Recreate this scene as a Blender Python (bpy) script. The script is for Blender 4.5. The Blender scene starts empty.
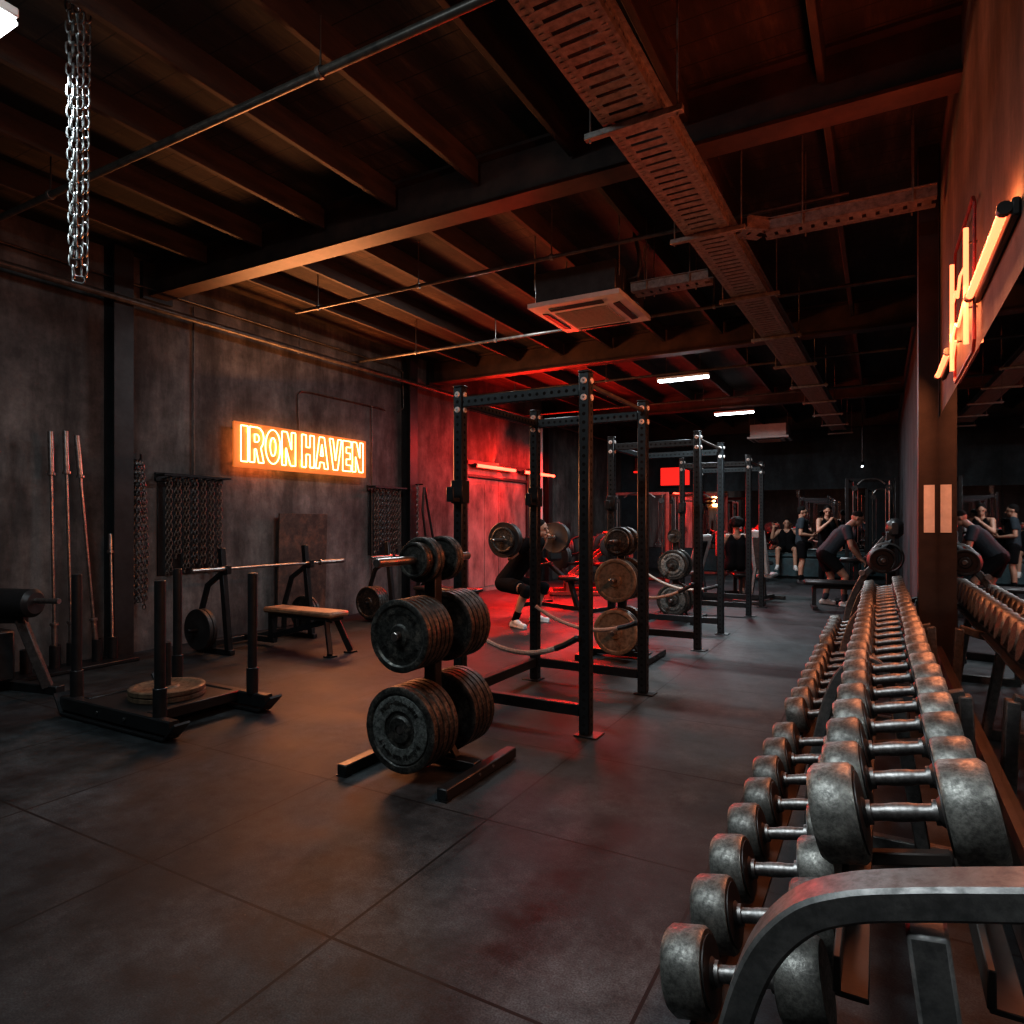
import bpy, bmesh, math, random
from mathutils import Vector, Matrix, Quaternion
random.seed(7)
PI = math.pi
V = Vector
scene = bpy.context.scene
COL = scene.collection
W = {}                                   # world matrix of every object built

# ------------------------------------------------------------------ materials
def new_mat(name):
    m = bpy.data.materials.new(name); m.use_nodes = True
    nt = m.node_tree
    b = nt.nodes['Principled BSDF']
    return m, nt, b

def noise(nt, scale, detail=4, rough=.6, vec=None, stretch=None):
    tc = nt.nodes.new('ShaderNodeTexCoord')
    mp = nt.nodes.new('ShaderNodeMapping')
    nt.links.new(tc.outputs['Object'], mp.inputs[0])
    if stretch: mp.inputs['Scale'].default_value = stretch
    n = nt.nodes.new('ShaderNodeTexNoise')
    n.inputs['Scale'].default_value = scale; n.inputs['Detail'].default_value = detail
    n.inputs['Roughness'].default_value = rough
    nt.links.new(mp.outputs[0], n.inputs['Vector'])
    return n.outputs['Fac']

def ramp(nt, fac, stops):
    r = nt.nodes.new('ShaderNodeValToRGB')
    e = r.color_ramp.elements
    while len(e) < len(stops): e.new(.5)
    for k, (p, c) in enumerate(stops):
        e[k].position = p; e[k].color = (c[0], c[1], c[2], 1) if not isinstance(c, (int, float)) else (c, c, c, 1)
    nt.links.new(fac, r.inputs[0])
    return r.outputs[0]

def math_n(nt, op, a, b=None, c=None):
    n = nt.nodes.new('ShaderNodeMath'); n.operation = op
    for k, x in enumerate((a, b, c)):
        if x is None: continue
        if isinstance(x, (int, float)): n.inputs[k].default_value = x
        else: nt.links.new(x, n.inputs[k])
    return n.outputs[0]

def mixc(nt, fac, a, b, mode='MIX'):
    n = nt.nodes.new('ShaderNodeMix'); n.data_type = 'RGBA'; n.blend_type = mode
    def s(i, x):
        if isinstance(x, (int, float)): n.inputs[i].default_value = x
        elif isinstance(x, tuple): n.inputs[i].default_value = (x[0], x[1], x[2], 1)
        else: nt.links.new(x, n.inputs[i])
    s(0, fac); s(6, a); s(7, b)
    return n.outputs[2]

def bump(nt, b, h, strength=.3, dist=.01):
    n = nt.nodes.new('ShaderNodeBump'); n.inputs['Strength'].default_value = strength
    n.inputs['Distance'].default_value = dist
    nt.links.new(h, n.inputs['Height']); nt.links.new(n.outputs[0], b.inputs['Normal'])

def simple(name, c1, c2=None, rough=.5, metal=0., scale=8, bmp=0., lo=.35, hi=.65, rough2=None, spec=None, stretch=None):
    m, nt, b = new_mat(name)
    c2 = c2 or tuple(x * .6 for x in c1)
    f = noise(nt, scale, 5, .65, stretch=stretch)
    nt.links.new(ramp(nt, f, [(lo, c2), (hi, c1)]), b.inputs['Base Color'])
    if rough2 is not None: nt.links.new(ramp(nt, f, [(lo, rough2), (hi, rough)]), b.inputs['Roughness'])
    else: b.inputs['Roughness'].default_value = rough
    b.inputs['Metallic'].default_value = metal
    if spec is not None: b.inputs['Specular IOR Level'].default_value = spec
    if bmp: bump(nt, b, f, bmp, .01)
    return m

def emit(name, col, strength, base=None):
    m, nt, b = new_mat(name)
    b.inputs['Base Color'].default_value = (*(base or col), 1)
    b.inputs['Emission Color'].default_value = (*col, 1)
    b.inputs['Emission Strength'].default_value = strength
    return m

def world_pos(nt):
    g = nt.nodes.new('ShaderNodeNewGeometry')
    s = nt.nodes.new('ShaderNodeSeparateXYZ'); nt.links.new(g.outputs['Position'], s.inputs[0])
    return s.outputs

def concrete(name, dark, mid, light, rough=.85):
    m, nt, b = new_mat(name)
    f1 = noise(nt, .9, 8, .7); f2 = noise(nt, 5, 8, .75); f3 = noise(nt, 1.6, 6, .7, stretch=(1, 1.6, .35))
    a = ramp(nt, f1, [(.32, dark), (.52, mid), (.72, light)])
    s = ramp(nt, f3, [(.38, .45), (.6, 1.1)])
    c = mixc(nt, 1., a, s, 'MULTIPLY')
    sp = ramp(nt, f2, [(.3, .55), (.6, 1.15)])
    c = mixc(nt, .8, c, sp, 'MULTIPLY')
    f4 = noise(nt, 2.1, 8, .8)
    chips = ramp(nt, f4, [(.7, 0.), (.73, 1.)])
    c = mixc(nt, chips, c, tuple(min(1, x * 3.) for x in light))
    px = world_pos(nt)
    zs = math_n(nt, 'LESS_THAN', px[2], .12)
    nt.links.new(c, b.inputs['Base Color']); b.inputs['Roughness'].default_value = rough
    bump(nt, b, f2, .35, .02)
    return m

def floor_mat():
    m, nt, b = new_mat('rubber_floor_tiles')
    p = world_pos(nt)
    def seam(o, off):
        u = math_n(nt, 'FRACT', math_n(nt, 'DIVIDE', math_n(nt, 'ADD', o, off), 1.008))
        d = math_n(nt, 'ABSOLUTE', math_n(nt, 'SUBTRACT', u, .5))
        return math_n(nt, 'GREATER_THAN', d, .494)
    sx = seam(p[0], 1.613 + 20.16); sy = seam(p[1], -1.645 + 20.16)
    sm = math_n(nt, 'MAXIMUM', sx, sy)
    f1 = noise(nt, .8, 7, .65); f2 = noise(nt, 2.6, 8, .75); f3 = noise(nt, 160, 2, .5); f4 = noise(nt, 1.3, 4, .6, stretch=(1, .5, 1))
    base = ramp(nt, f1, [(.3, (.007, .0105, .0125)), (.5, (.019, .0245, .027)), (.72, (.05, .056, .058))])
    dirt = ramp(nt, f2, [(.32, .22), (.5, .95), (.68, 1.6)])
    c = mixc(nt, 1., base, dirt, 'MULTIPLY')
    sp = ramp(nt, f3, [(.35, .6), (.66, 1.25)])
    c = mixc(nt, 1., c, sp, 'MULTIPLY')
    f5 = noise(nt, 3.7, 9, .85)
    ch = ramp(nt, f5, [(.69, 0.), (.75, .6)])
    c = mixc(nt, ch, c, (.13, .125, .12))
    f6 = noise(nt, 9, 9, .8); c = mixc(nt, 1., c, ramp(nt, f6, [(.34, .45), (.5, 1.), (.66, 1.45)]), 'MULTIPLY')
    f7 = noise(nt, 45, 3, .6); c = mixc(nt, ramp(nt, f7, [(.74, 0.), (.78, .5)]), c, (.2, .19, .18))
    f8 = noise(nt, 1.1, 5, .6); c = mixc(nt, ramp(nt, f8, [(.6, 0.), (.72, .75)]), c, (.006, .007, .008))
    c = mixc(nt, sm, c, (.003, .003, .003))
    nt.links.new(c, b.inputs['Base Color'])
    nt.links.new(ramp(nt, f2, [(.3, .54), (.7, .7)]), b.inputs['Roughness'])
    b.inputs['Specular IOR Level'].default_value = .3
    h = math_n(nt, 'SUBTRACT', math_n(nt, 'MULTIPLY', f3, .12), math_n(nt, 'MULTIPLY', sm, 1.0))
    bump(nt, b, h, .5, .006)
    return m

def holes_mat(name, axis, col, pitch=.055, rad=.0115):
    """powder coat punched with a row of round holes along one object axis (seen on the member's faces)"""
    m, nt, b = new_mat(name)
    tc = nt.nodes.new('ShaderNodeTexCoord'); s = nt.nodes.new('ShaderNodeSeparateXYZ')
    nt.links.new(tc.outputs['Object'], s.inputs[0])
    o = s.outputs; other = [k for k in range(3) if k != axis]
    u = math_n(nt, 'SUBTRACT', math_n(nt, 'FRACT', math_n(nt, 'DIVIDE', math_n(nt, 'ADD', o[axis], 10.), pitch)), .5)
    u = math_n(nt, 'MULTIPLY', u, pitch)
    a = math_n(nt, 'ABSOLUTE', o[other[0]]); c = math_n(nt, 'ABSOLUTE', o[other[1]])
    w = math_n(nt, 'MINIMUM', a, c)
    d = math_n(nt, 'SQRT', math_n(nt, 'ADD', math_n(nt, 'MULTIPLY', u, u), math_n(nt, 'MULTIPLY', w, w)))
    hole = math_n(nt, 'LESS_THAN', d, rad)
    f = noise(nt, 14, 6, .7)
    base = ramp(nt, f, [(.3, tuple(x * .55 for x in col)), (.6, col), (.8, tuple(x * 1.8 for x in col))])
    nt.links.new(mixc(nt, hole, base, (.0015, .0015, .0015)), b.inputs['Base Color'])
    nt.links.new(math_n(nt, 'ADD', math_n(nt, 'MULTIPLY', hole, .5), .42), b.inputs['Roughness'])
    b.inputs['Metallic'].default_value = .25
    return m

def deck_mat():
    m, nt, b = new_mat('old_timber_deck')
    f = noise(nt, 1.3, 8, .7, stretch=(4, .6, 1)); f2 = noise(nt, .7, 4)
    p = world_pos(nt)
    u = math_n(nt, 'FRACT', math_n(nt, 'DIVIDE', math_n(nt, 'ADD', p[1], 20.), .19))
    sm = math_n(nt, 'LESS_THAN', u, .05)
    c = ramp(nt, f, [(.3, (.012, .008, .006)), (.52, (.04, .026, .017)), (.72, (.14, .092, .055))])
    c = mixc(nt, 1., c, ramp(nt, f2, [(.38, .25), (.62, 1.1)]), 'MULTIPLY')
    c = mixc(nt, sm, c, (.006, .005, .004))
    nt.links.new(c, b.inputs['Base Color']); b.inputs['Roughness'].default_value = .85
    bump(nt, b, f, .4, .02)
    return m

def rust_mat():
    m, nt, b = new_mat('rusty_sheet')
    f = noise(nt, 3, 8, .75); f2 = noise(nt, 9, 6, .7)
    c = ramp(nt, f, [(.3, (.03, .024, .02)), (.5, (.075, .055, .045)), (.62, (.16, .09, .06)), (.75, (.2, .16, .13))])
    c = mixc(nt, .7, c, ramp(nt, f2, [(.3, .5), (.6, 1.2)]), 'MULTIPLY')
    nt.links.new(c, b.inputs['Base Color']); b.inputs['Roughness'].default_value = .75
    b.inputs['Metallic'].default_value = .2
    bump(nt, b, f2, .4, .01)
    return m

def worn_metal(name, dark, mid, light, scale, metal, r0, r1, bmp=.25, grime=.75):
    m, nt, b = new_mat(name)
    f = noise(nt, scale, 8, .75); f2 = noise(nt, scale * 4, 5, .7)
    oi = nt.nodes.new('ShaderNodeObjectInfo')
    c = ramp(nt, f, [(.32, dark), (.5, mid), (.68, light)])
    c = mixc(nt, grime, c, ramp(nt, f2, [(.34, .25), (.56, 1.2)]), 'MULTIPLY')
    v = nt.nodes.new('ShaderNodeHueSaturation')
    nt.links.new(math_n(nt, 'ADD', math_n(nt, 'MULTIPLY', oi.outputs['Random'], .5), .72), v.inputs['Value'])
    nt.links.new(c, v.inputs['Color'])
    nt.links.new(v.outputs[0], b.inputs['Base Color'])
    b.inputs['Metallic'].default_value = metal
    nt.links.new(ramp(nt, f2, [(.3, r1), (.65, r0)]), b.inputs['Roughness'])
    bump(nt, b, f2, bmp, .004)
    return m

def mirror_mat():
    m, nt, b = new_mat('mirror_silver')
    f = noise(nt, 2, 3)
    nt.links.new(ramp(nt, f, [(.3, (.62, .63, .63)), (.7, (.7, .7, .69))]), b.inputs['Base Color'])
    b.inputs['Metallic'].default_value = 1.; b.inputs['Roughness'].default_value = .015
    return m

MT = {
 'floor': floor_mat(),
 'concrete': concrete('grimy_concrete', (.035, .034, .034), (.105, .097, .092), (.2, .185, .175)),
 'concrete_far': concrete('dark_painted_block', (.022, .03, .036), (.036, .05, .058), (.055, .072, .08)),
 'plaster': concrete('dark_stained_plaster', (.06, .045, .038), (.11, .08, .065), (.16, .115, .09), .7),
 'deck': deck_mat(),
 'beam': simple('painted_steel_beam', (.075, .042, .032), (.03, .018, .015), .55, .15, 3, .1),
 'joist': simple('old_joist', (.05, .03, .02), (.016, .011, .009), .7, 0., 4, .2, stretch=(3, .5, 3)),
 'column': simple('dark_column_steel', (.03, .032, .034), (.014, .015, .016), .5, .3, 5, .1),
 'column_warm': simple('scuffed_column_steel', (.034, .026, .022), (.014, .011, .01), .55, .2, 6, .1),
 'galv': simple('galvanised_steel', (.27, .25, .23), (.14, .125, .115), .5, .6, 20, .05),
 'pipe': simple('painted_pipe', (.12, .1, .085), (.05, .044, .04), .4, .4, 10),
 'black': simple('black_powder_coat', (.02, .0225, .024), (.011, .012, .013), .42, .3, 16, .08),
 'rack_z': holes_mat('rack_upright_steel', 2, (.014, .0185, .021)),
 'rack_x': holes_mat('rack_cross_steel', 0, (.022, .028, .031)),
 'rack_y': holes_mat('rack_side_steel', 1, (.022, .028, .031)),
 'greysteel': worn_metal('worn_grey_steel', (.07, .072, .072), (.1, .1, .098), (.15, .147, .143), 9, .5, .38, .55, .1, .35),
 'plate': worn_metal('worn_cast_iron', (.015, .0165, .0165), (.05, .05, .046), (.15, .135, .115), 13, .55, .36, .62),
 'plate_brown': worn_metal('brown_plate', (.05, .036, .024), (.1, .072, .046), (.15, .112, .075), 9, .2, .5, .7, .2, .5),
 'plate_face': worn_metal('green_grey_plate', (.05, .056, .053), (.13, .138, .13), (.25, .26, .245), 16, .45, .42, .65),
 'plate_tan': worn_metal('tan_plate', (.1, .078, .052), (.17, .13, .085), (.23, .18, .125), 7, .15, .5, .75, .2, .5),
 'bumper': simple('black_rubber_plate', (.022, .021, .021), (.012, .012, .012), .55, 0., 12, .1),
 'dumbbell': worn_metal('worn_dumbbell_steel', (.05, .05, .046), (.115, .114, .105), (.2, .198, .18), 24, .55, .38, .58, .25, .45),
 'dumbbell_cap': simple('dark_dumbbell_cap', (.03, .028, .027), (.015, .014, .014), .5, .3, 15, .1),
 'chrome': simple('worn_chrome', (.27, .265, .26), (.13, .125, .12), .48, 1., 90),
 'barsteel': simple('bar_steel', (.42, .39, .37), (.22, .2, .19), .33, .95, 25, 0., stretch=(1, 1, .2)),
 'chain': simple('chain_steel', (.28, .28, .275), (.11, .11, .108), .38, .9, 40),
 'chain_dark': simple('oxidised_chain', (.26, .22, .19), (.09, .075, .065), .5, .8, 30),
 'leather': simple('black_vinyl', (.02, .021, .022), (.012, .0125, .013), .38, 0., 30, .15),
 'teal': simple('teal_vinyl', (.04, .075, .085), (.022, .042, .048), .45, 0., 12, .1),
 'tanpad': simple('worn_tan_bench_top', (.33, .19, .11), (.15, .085, .05), .5, 0., 9, .15, stretch=(1, 5, 1)),
 'rope': simple('pale_rope', (.5, .42, .36), (.25, .2, .17), .85, 0., 70, .6),
 'redpaint': simple('red_machine_paint', (.42, .05, .035), (.2, .025, .02), .45, .1, 8),
 'palepad': simple('pale_grey_vinyl', (.42, .43, .43), (.26, .27, .27), .45, 0., 15),
 'rust': rust_mat(),
 'door': simple('scuffed_metal_door', (.34, .24, .22), (.1, .072, .066), .55, .1, 2.2, .2, stretch=(1, 1, .6)),
 'white': simple('white_metal', (.62, .6, .57), (.5, .48, .46), .45, 0., 6),
 'grille': simple('grey_grille', (.3, .28, .26), (.22, .2, .19), .6, 0., 60),
 'darkbox': simple('dark_duct_casing', (.05, .05, .05), (.03, .03, .03), .5, .3, 9),
 'paper': simple('white_paper', (.75, .72, .68), (.6, .58, .55), .8, 0., 12),
 'acrylic': emit('amber_sign_panel', (1., .25, .04), .45, (.4, .12, .03)),
 'neon': emit('orange_neon_glass', (1., .5, .2), 7.),
 'neon_right': emit('coral_neon_glass', (1., .17, .07), 3.6),
 'neon_red': emit('red_neon_glass', (1., .055, .03), 9.),
 'led': emit('cool_white_tube', (.86, .95, 1.), 10.),
 'redglow': emit('red_lit_panel', (1., .025, .018), 1.1),
 'mirror': mirror_mat(),
 'skin': simple('skin', (.42, .24, .17), (.36, .2, .14), .5, 0., 9, spec=.4),
 'skin_dark': simple('tan_skin', (.3, .165, .115), (.25, .135, .095), .5, 0., 9, spec=.4),
 'hair': simple('black_hair', (.009, .0075, .007), (.005, .004, .004), .85, 0., 60, .6, spec=.2),
 'navy': simple('navy_cotton', (.02, .032, .042), (.014, .022, .03), .85, 0., 40, .2),
 'blackcloth': simple('black_cotton', (.008, .008, .009), (.005, .005, .006), .95, 0., 40, .2, spec=.1),
 'redcloth': simple('red_towel', (.5, .05, .04), (.3, .03, .025), .9, 0., 50, .4),
 'shoe': simple('white_trainer', (.72, .68, .66), (.5, .48, .46), .6, 0., 20),
 'shoe_dark': simple('black_trainer', (.03, .03, .032), (.018, .018, .02), .6, 0., 20),
 'eye': simple('eye', (.1, .08, .07), (.05, .04, .035), .2, 0., 50),
}

# ------------------------------------------------------------------ mesh builder
class M:
    def __init__(s): s.v = []; s.f = []
    def add(s, vs, fs):
        o = len(s.v); s.v += [V(p) for p in vs]; s.f += [[o + i for i in f] for f in fs]; return s
    def box(s, c, d, rot=None, bev=0.):
        hx, hy, hz = d[0] / 2, d[1] / 2, d[2] / 2; c = V(c)
        b = min(bev, hx * .8, hy * .8, hz * .8)
        vs, fs = [], []
        if b <= 0:
            for z in (-hz, hz):
                for (x, y) in ((-hx, -hy), (hx, -hy), (hx, hy), (-hx, hy)): vs.append(V((x, y, z)))
            fs = [[3, 2, 1, 0], [4, 5, 6, 7], [0, 1, 5, 4], [1, 2, 6, 5], [2, 3, 7, 6], [3, 0, 4, 7]]
        else:
            idx = {}
            for sx in (-1, 1):
                for sy in (-1, 1):
                    for sz in (-1, 1):
                        for ax in range(3):
                            p = [sx * (hx - b), sy * (hy - b), sz * (hz - b)]
                            p[ax] = (sx * hx, sy * hy, sz * hz)[ax]
                            idx[(sx, sy, sz, ax)] = len(vs); vs.append(V(p))
            def q(l): fs.append([idx[k] for k in l])
            for ax in range(3):
                o1, o2 = [(1, 2), (2, 0), (0, 1)][ax]
                for sg in (-1, 1):
                    l = []
                    for (a, bb) in ((-1, -1), (1, -1), (1, 1), (-1, 1)):
                        k = [0, 0, 0]; k[ax] = sg; k[o1] = a; k[o2] = bb; l.append((*k, ax))
                    q(l if sg > 0 else l[::-1])
            for ax in range(3):
                o1, o2 = [(1, 2), (2, 0), (0, 1)][ax]
                for a in (-1, 1):
                    for bb in (-1, 1):
                        k1 = [0, 0, 0]; k1[ax] = -1; k1[o1] = a; k1[o2] = bb
                        k2 = list(k1); k2[ax] = 1
                        l = [(*k1, o1), (*k2, o1), (*k2, o2), (*k1, o2)]
                        q(l if a * bb < 0 else l[::-1])
            for sx in (-1, 1):
                for sy in (-1, 1):
                    for sz in (-1, 1):
                        l = [(sx, sy, sz, 0), (sx, sy, sz, 1), (sx, sy, sz, 2)]
                        q(l if sx * sy * sz > 0 else l[::-1])
        if rot is not None: vs = [rot @ v for v in vs]
        return s.add([v + c for v in vs], fs)
    def bar(s, p, q, w, h, bev=.004, up=(0, 0, 1)):
        p = V(p); q = V(q); d = q - p; L = d.length; z = d.normalized(); u = V(up)
        if abs(z.dot(u)) > .98: u = V((0, 1, 0)) if abs(z.y) < .9 else V((1, 0, 0))
        x = u.cross(z).normalized(); y = z.cross(x)
        R = Matrix((x, y, z)).transposed()
        return s.box((p + q) / 2, (w, h, L), R, bev)
    def cyl(s, p, q, r0, r1=None, n=16, cap=True, bev=0.):
        p = V(p); q = V(q); r1 = r0 if r1 is None else r1
        z = (q - p).normalized(); u = V((0, 0, 1)) if abs(z.z) < .9 else V((1, 0, 0))
        x = u.cross(z).normalized(); y = z.cross(x)
        L = (q - p).length
        prof = [(0, r0), (L, r1)] if not bev else [(0, r0 - bev), (bev, r0), (L - bev, r1), (L, r1 - bev)]
        vs, fs = [], []
        for (h, r) in prof:
            for k in range(n):
                a = 2 * PI * k / n; vs.append(p + z * h + (x * math.cos(a) + y * math.sin(a)) * r)
        for j in range(len(prof) - 1):
            for k in range(n): fs.append([j * n + k, j * n + (k + 1) % n, (j + 1) * n + (k + 1) % n, (j + 1) * n + k])
        if cap: fs += [list(range(n))[::-1], [(len(prof) - 1) * n + k for k in range(n)]]
        return s.add(vs, fs)
    def tube(s, path, r, n=8, closed=False, sy=1., cap=True):
        P = [V(p) for p in path]; m = len(P); vs, fs = [], []
        nrm = None
        for i in range(m):
            a = P[(i - 1) % m] if (closed or i) else P[i]; b = P[(i + 1) % m] if (closed or i < m - 1) else P[i]
            t = (b - a).normalized()
            if nrm is None:
                u = V((0, 0, 1)) if abs(t.z) < .9 else V((1, 0, 0)); nrm = (u - t * u.dot(t)).normalized()
            else:
                nrm = (nrm - t * nrm.dot(t)).normalized()
            bi = t.cross(nrm)
            for k in range(n):
                g = 2 * PI * k / n; vs.append(P[i] + nrm * math.cos(g) * r + bi * math.sin(g) * r * sy)
        for i in range(m if closed else m - 1):
            for k in range(n):
                j = (i + 1) % m
                fs.append([i * n + k, i * n + (k + 1) % n, j * n + (k + 1) % n, j * n + k])
        if not closed and cap: fs += [list(range(n))[::-1], [(m - 1) * n + k for k in range(n)]]
        return s.add(vs, fs)
    def rect_tube(s, path, w, h, side):
        """rectangular section swept along a path; side = fixed sideways axis"""
        P = [V(p) for p in path]; sd = V(side).normalized(); vs, fs = [], []; m = len(P); c = .18
        for i in range(m):
            t = (P[min(i + 1, m - 1)] - P[max(i - 1, 0)]).normalized(); up = sd.cross(t).normalized()
            a, b = w / 2, h / 2; e = min(a, b) * c * 1.4
            for (x, y) in ((-a + e, -b), (a - e, -b), (a, -b + e), (a, b - e), (a - e, b), (-a + e, b), (-a, b - e), (-a, -b + e)):
                vs.append(P[i] + sd * x + up * y)
        for i in range(m - 1):
            for k in range(8): fs.append([i * 8 + k, i * 8 + (k + 1) % 8, (i + 1) * 8 + (k + 1) % 8, (i + 1) * 8 + k])
        fs += [list(range(8))[::-1], [(m - 1) * 8 + k for k in range(8)]]
        return s.add(vs, fs)
    def lathe(s, prof, o=(0, 0, 0), axis=(0, 1, 0), n=40, closed=True):
        """prof: (r, h) closed loop revolved about the axis"""
        o = V(o); z = V(axis).normalized(); u = V((0, 0, 1)) if abs(z.z) < .9 else V((1, 0, 0))
        x = u.cross(z).normalized(); y = z.cross(x); vs, fs = [], []; m = len(prof)
        for (r, h) in prof:
            for k in range(n):
                a = 2 * PI * k / n; vs.append(o + z * h + (x * math.cos(a) + y * math.sin(a)) * r)
        for j in range(m if closed else m - 1):
            i2 = (j + 1) % m
            for k in range(n): fs.append([j * n + k, j * n + (k + 1) % n, i2 * n + (k + 1) % n, i2 * n + k])
        return s.add(vs, fs)
    def ell(s, c, r, R=None, n=14, m=9):
        c = V(c); vs, fs = [V((0, 0, r[2]))], []
        for j in range(1, m):
            t = PI * j / m
            for k in range(n):
                a = 2 * PI * k / n; vs.append(V((r[0] * math.sin(t) * math.cos(a), r[1] * math.sin(t) * math.sin(a), r[2] * math.cos(t))))
        vs.append(V((0, 0, -r[2])))
        for k in range(n): fs.append([0, 1 + k, 1 + (k + 1) % n])
        for j in range(m - 2):
            for k in range(n): fs.append([1 + j * n + k, 1 + (j + 1) * n + k, 1 + (j + 1) * n + (k + 1) % n, 1 + j * n + (k + 1) % n])
        e = len(vs) - 1
        for k in range(n): fs.append([e, 1 + (m - 2) * n + (k + 1) % n, 1 + (m - 2) * n + k])
        if R is not None: vs = [R @ v for v in vs]
        return s.add([v + c for v in vs], fs)
    def rc(s, p, q, r1, r2, n=14):
        s.ell(p, (r1,) * 3, n=n); s.ell(q, (r2,) * 3, n=n)
        if (V(p) - V(q)).length > 1e-4: s.cyl(p, q, r1, r2, n)
        return s
    def link(s, c, t, u, L, w, r, n=10, k=5):
        """one oval chain link: long axis t, flat axis u"""
        t = V(t).normalized(); u = V(u); u = (u - t * u.dot(t)).normalized(); path = []
        h = L / 2 - w / 2
        for i in range(n):
            a = 2 * PI * i / n; x = math.cos(a) * w / 2; y = math.sin(a) * w / 2
            path.append(V(c) + t * (y + (h if y > 0 else -h if y < 0 else 0)) + u * x)
        return s.tube(path, r, k, closed=True)
    def chain(s, path, L=.062, w=.042, r=.0062, n=10, k=5):
        P = [V(p) for p in path]; seg = [(P[i + 1] - P[i]).length for i in range(len(P) - 1)]; tot = sum(seg)
        pitch = L - 2 * r * 1.15; cnt = max(2, int(tot / pitch)); i = 0; acc = 0.
        for j in range(cnt):
            d = (j + .5) * tot / cnt
            while i < len(seg) - 1 and acc + seg[i] < d: acc += seg[i]; i += 1
            t = (P[i + 1] - P[i]).normalized(); c = P[i] + t * (d - acc)
            a = V((1, 0, 0)) if abs(t.x) < .9 else V((0, 1, 0)); x = (a - t * a.dot(t)).normalized(); y = t.cross(x)
            s.link(c, t, (x + y * .35) if j % 2 == 0 else (y - x * .35), L, w, r, n, k)
        return s
    def xf(s, mat): s.v = [mat @ p for p in s.v]; return s
    def mesh(s, name, mat, ang=38, smooth=True):
        me = bpy.data.meshes.new(name); me.from_pydata([tuple(p) for p in s.v], [], s.f); me.update()
        bm = bmesh.new(); bm.from_mesh(me); bmesh.ops.recalc_face_normals(bm, faces=bm.faces); bm.to_mesh(me); bm.free()
        if smooth:
            me.shade_smooth(); me.set_sharp_from_angle(angle=math.radians(ang))
        me.materials.append(MT[mat]); return me
    def build(s, name, mat, parent=None, ang=38, origin=None):
        if parent is not None:
            inv = W[parent.name].inverted(); off = V(origin) if origin is not None else None
            if off is not None:
                loc = inv @ off; s.v = [inv @ p - loc for p in s.v]
            else:
                loc = V((0, 0, 0)); s.v = [inv @ p for p in s.v]
            o = bpy.data.objects.new(name, s.mesh(name, mat, ang)); COL.objects.link(o); o.parent = parent; o.location = loc
            W[o.name] = W[parent.name] @ Matrix.Translation(loc)
        else:
            lo = [min(p[i] for p in s.v) for i in range(3)]; hi = [max(p[i] for p in s.v) for i in range(3)]
            c = V(origin) if origin is not None else V(((lo[0] + hi[0]) / 2, (lo[1] + hi[1]) / 2, lo[2]))
            s.v = [p - c for p in s.v]
            o = bpy.data.objects.new(name, s.mesh(name, mat, ang)); COL.objects.link(o); o.location = c
            W[o.name] = Matrix.Translation(c)
        return o

def tag(o, label, cat, group=None):
    o['label'] = label; o['category'] = cat
    if group: o['group'] = group
    return o

def thing(name, label, cat, loc=(0, 0, 0), rot=(0, 0, 0), group=None):
    o = bpy.data.objects.new(name, None); COL.objects.link(o); o.empty_display_size = .1
    o.location = loc; o.rotation_euler = rot
    from mathutils import Euler
    W[o.name] = Matrix.Translation(V(loc)) @ Euler(rot).to_matrix().to_4x4()
    return tag(o, label, cat, group)

def struct(o): o['kind'] = 'structure'; return o
KIDS = {}
def copy_tree(o, parent=None):
    c = o.copy(); COL.objects.link(c); c.parent = parent
    kids = KIDS.get(o.name)
    if kids is None: kids = KIDS[o.name] = [x for x in COL.objects if x.parent is o]
    for k in kids: copy_tree(k, c)
    return c

class Proto:
    """the first use moves the original, each later use copies it with its parts"""
    def __init__(s, o): s.o = o; s.used = False
    def at(s, loc, rot, label, cat=None, group=None):
        o = s.o if not s.used else copy_tree(s.o)
        s.used = True
        o.location = loc; o.rotation_euler = rot; o['label'] = label
        if cat: o['category'] = cat
        if group: o['group'] = group
        return o
ORD = ['first', 'second', 'third', 'fourth', 'fifth', 'sixth', 'seventh', 'eighth', 'ninth', 'tenth', 'eleventh', 'twelfth', 'thirteenth',
       'fourteenth', 'fifteenth', 'sixteenth', 'seventeenth', 'eighteenth', 'nineteenth', 'twentieth', 'twenty-first', 'twenty-second',
       'twenty-third', 'twenty-fourth', 'twenty-fifth', 'twenty-sixth', 'twenty-seventh', 'twenty-eighth']

# ------------------------------------------------------------------ room shell
XL, XR, YB, YF, ZC = -7.0, .4, 19.5, -2.6, 4.25
def slab(name, lo, hi, mat, ):
    c = [(a + b) / 2 for a, b in zip(lo, hi)]; d = [b - a for a, b in zip(lo, hi)]
    return struct(M().box(c, d).build(name, mat))
slab('floor', (XL - .2, YF - .2, -.15), (XR + .2, YB + .2, 0), 'floor')
slab('wall_left', (XL - .2, YF, 0), (XL, YB, ZC), 'concrete')
slab('wall_back', (XL - .2, YB, 0), (XR + .2, YB + .2, ZC), 'concrete_far')
slab('wall_front', (XL - .2, YF - .2, 0), (XR + .2, YF, ZC), 'concrete_far')
slab('wall_right', (XR, YF, 0), (XR + .2, YB, ZC), 'concrete_far')
slab('wall_right_upper', (XR - .006, YF, 2.17), (XR, 5.86, ZC), 'plaster')
slab('ceiling', (XL - .2, YF - .2, ZC), (XR + .2, YB + .2, ZC + .1), 'deck')
slab('trim_1', (XR - .045, YF, .42), (XR, 5.86, .475), 'column_warm')          # ledge under the mirror
slab('baseboard_back', (XL, YB - .05, 0), (XR, YB, .62), 'teal')
BEAMS = (-.75, 4.45, 9.62, 14.75, 19.2)
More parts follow.
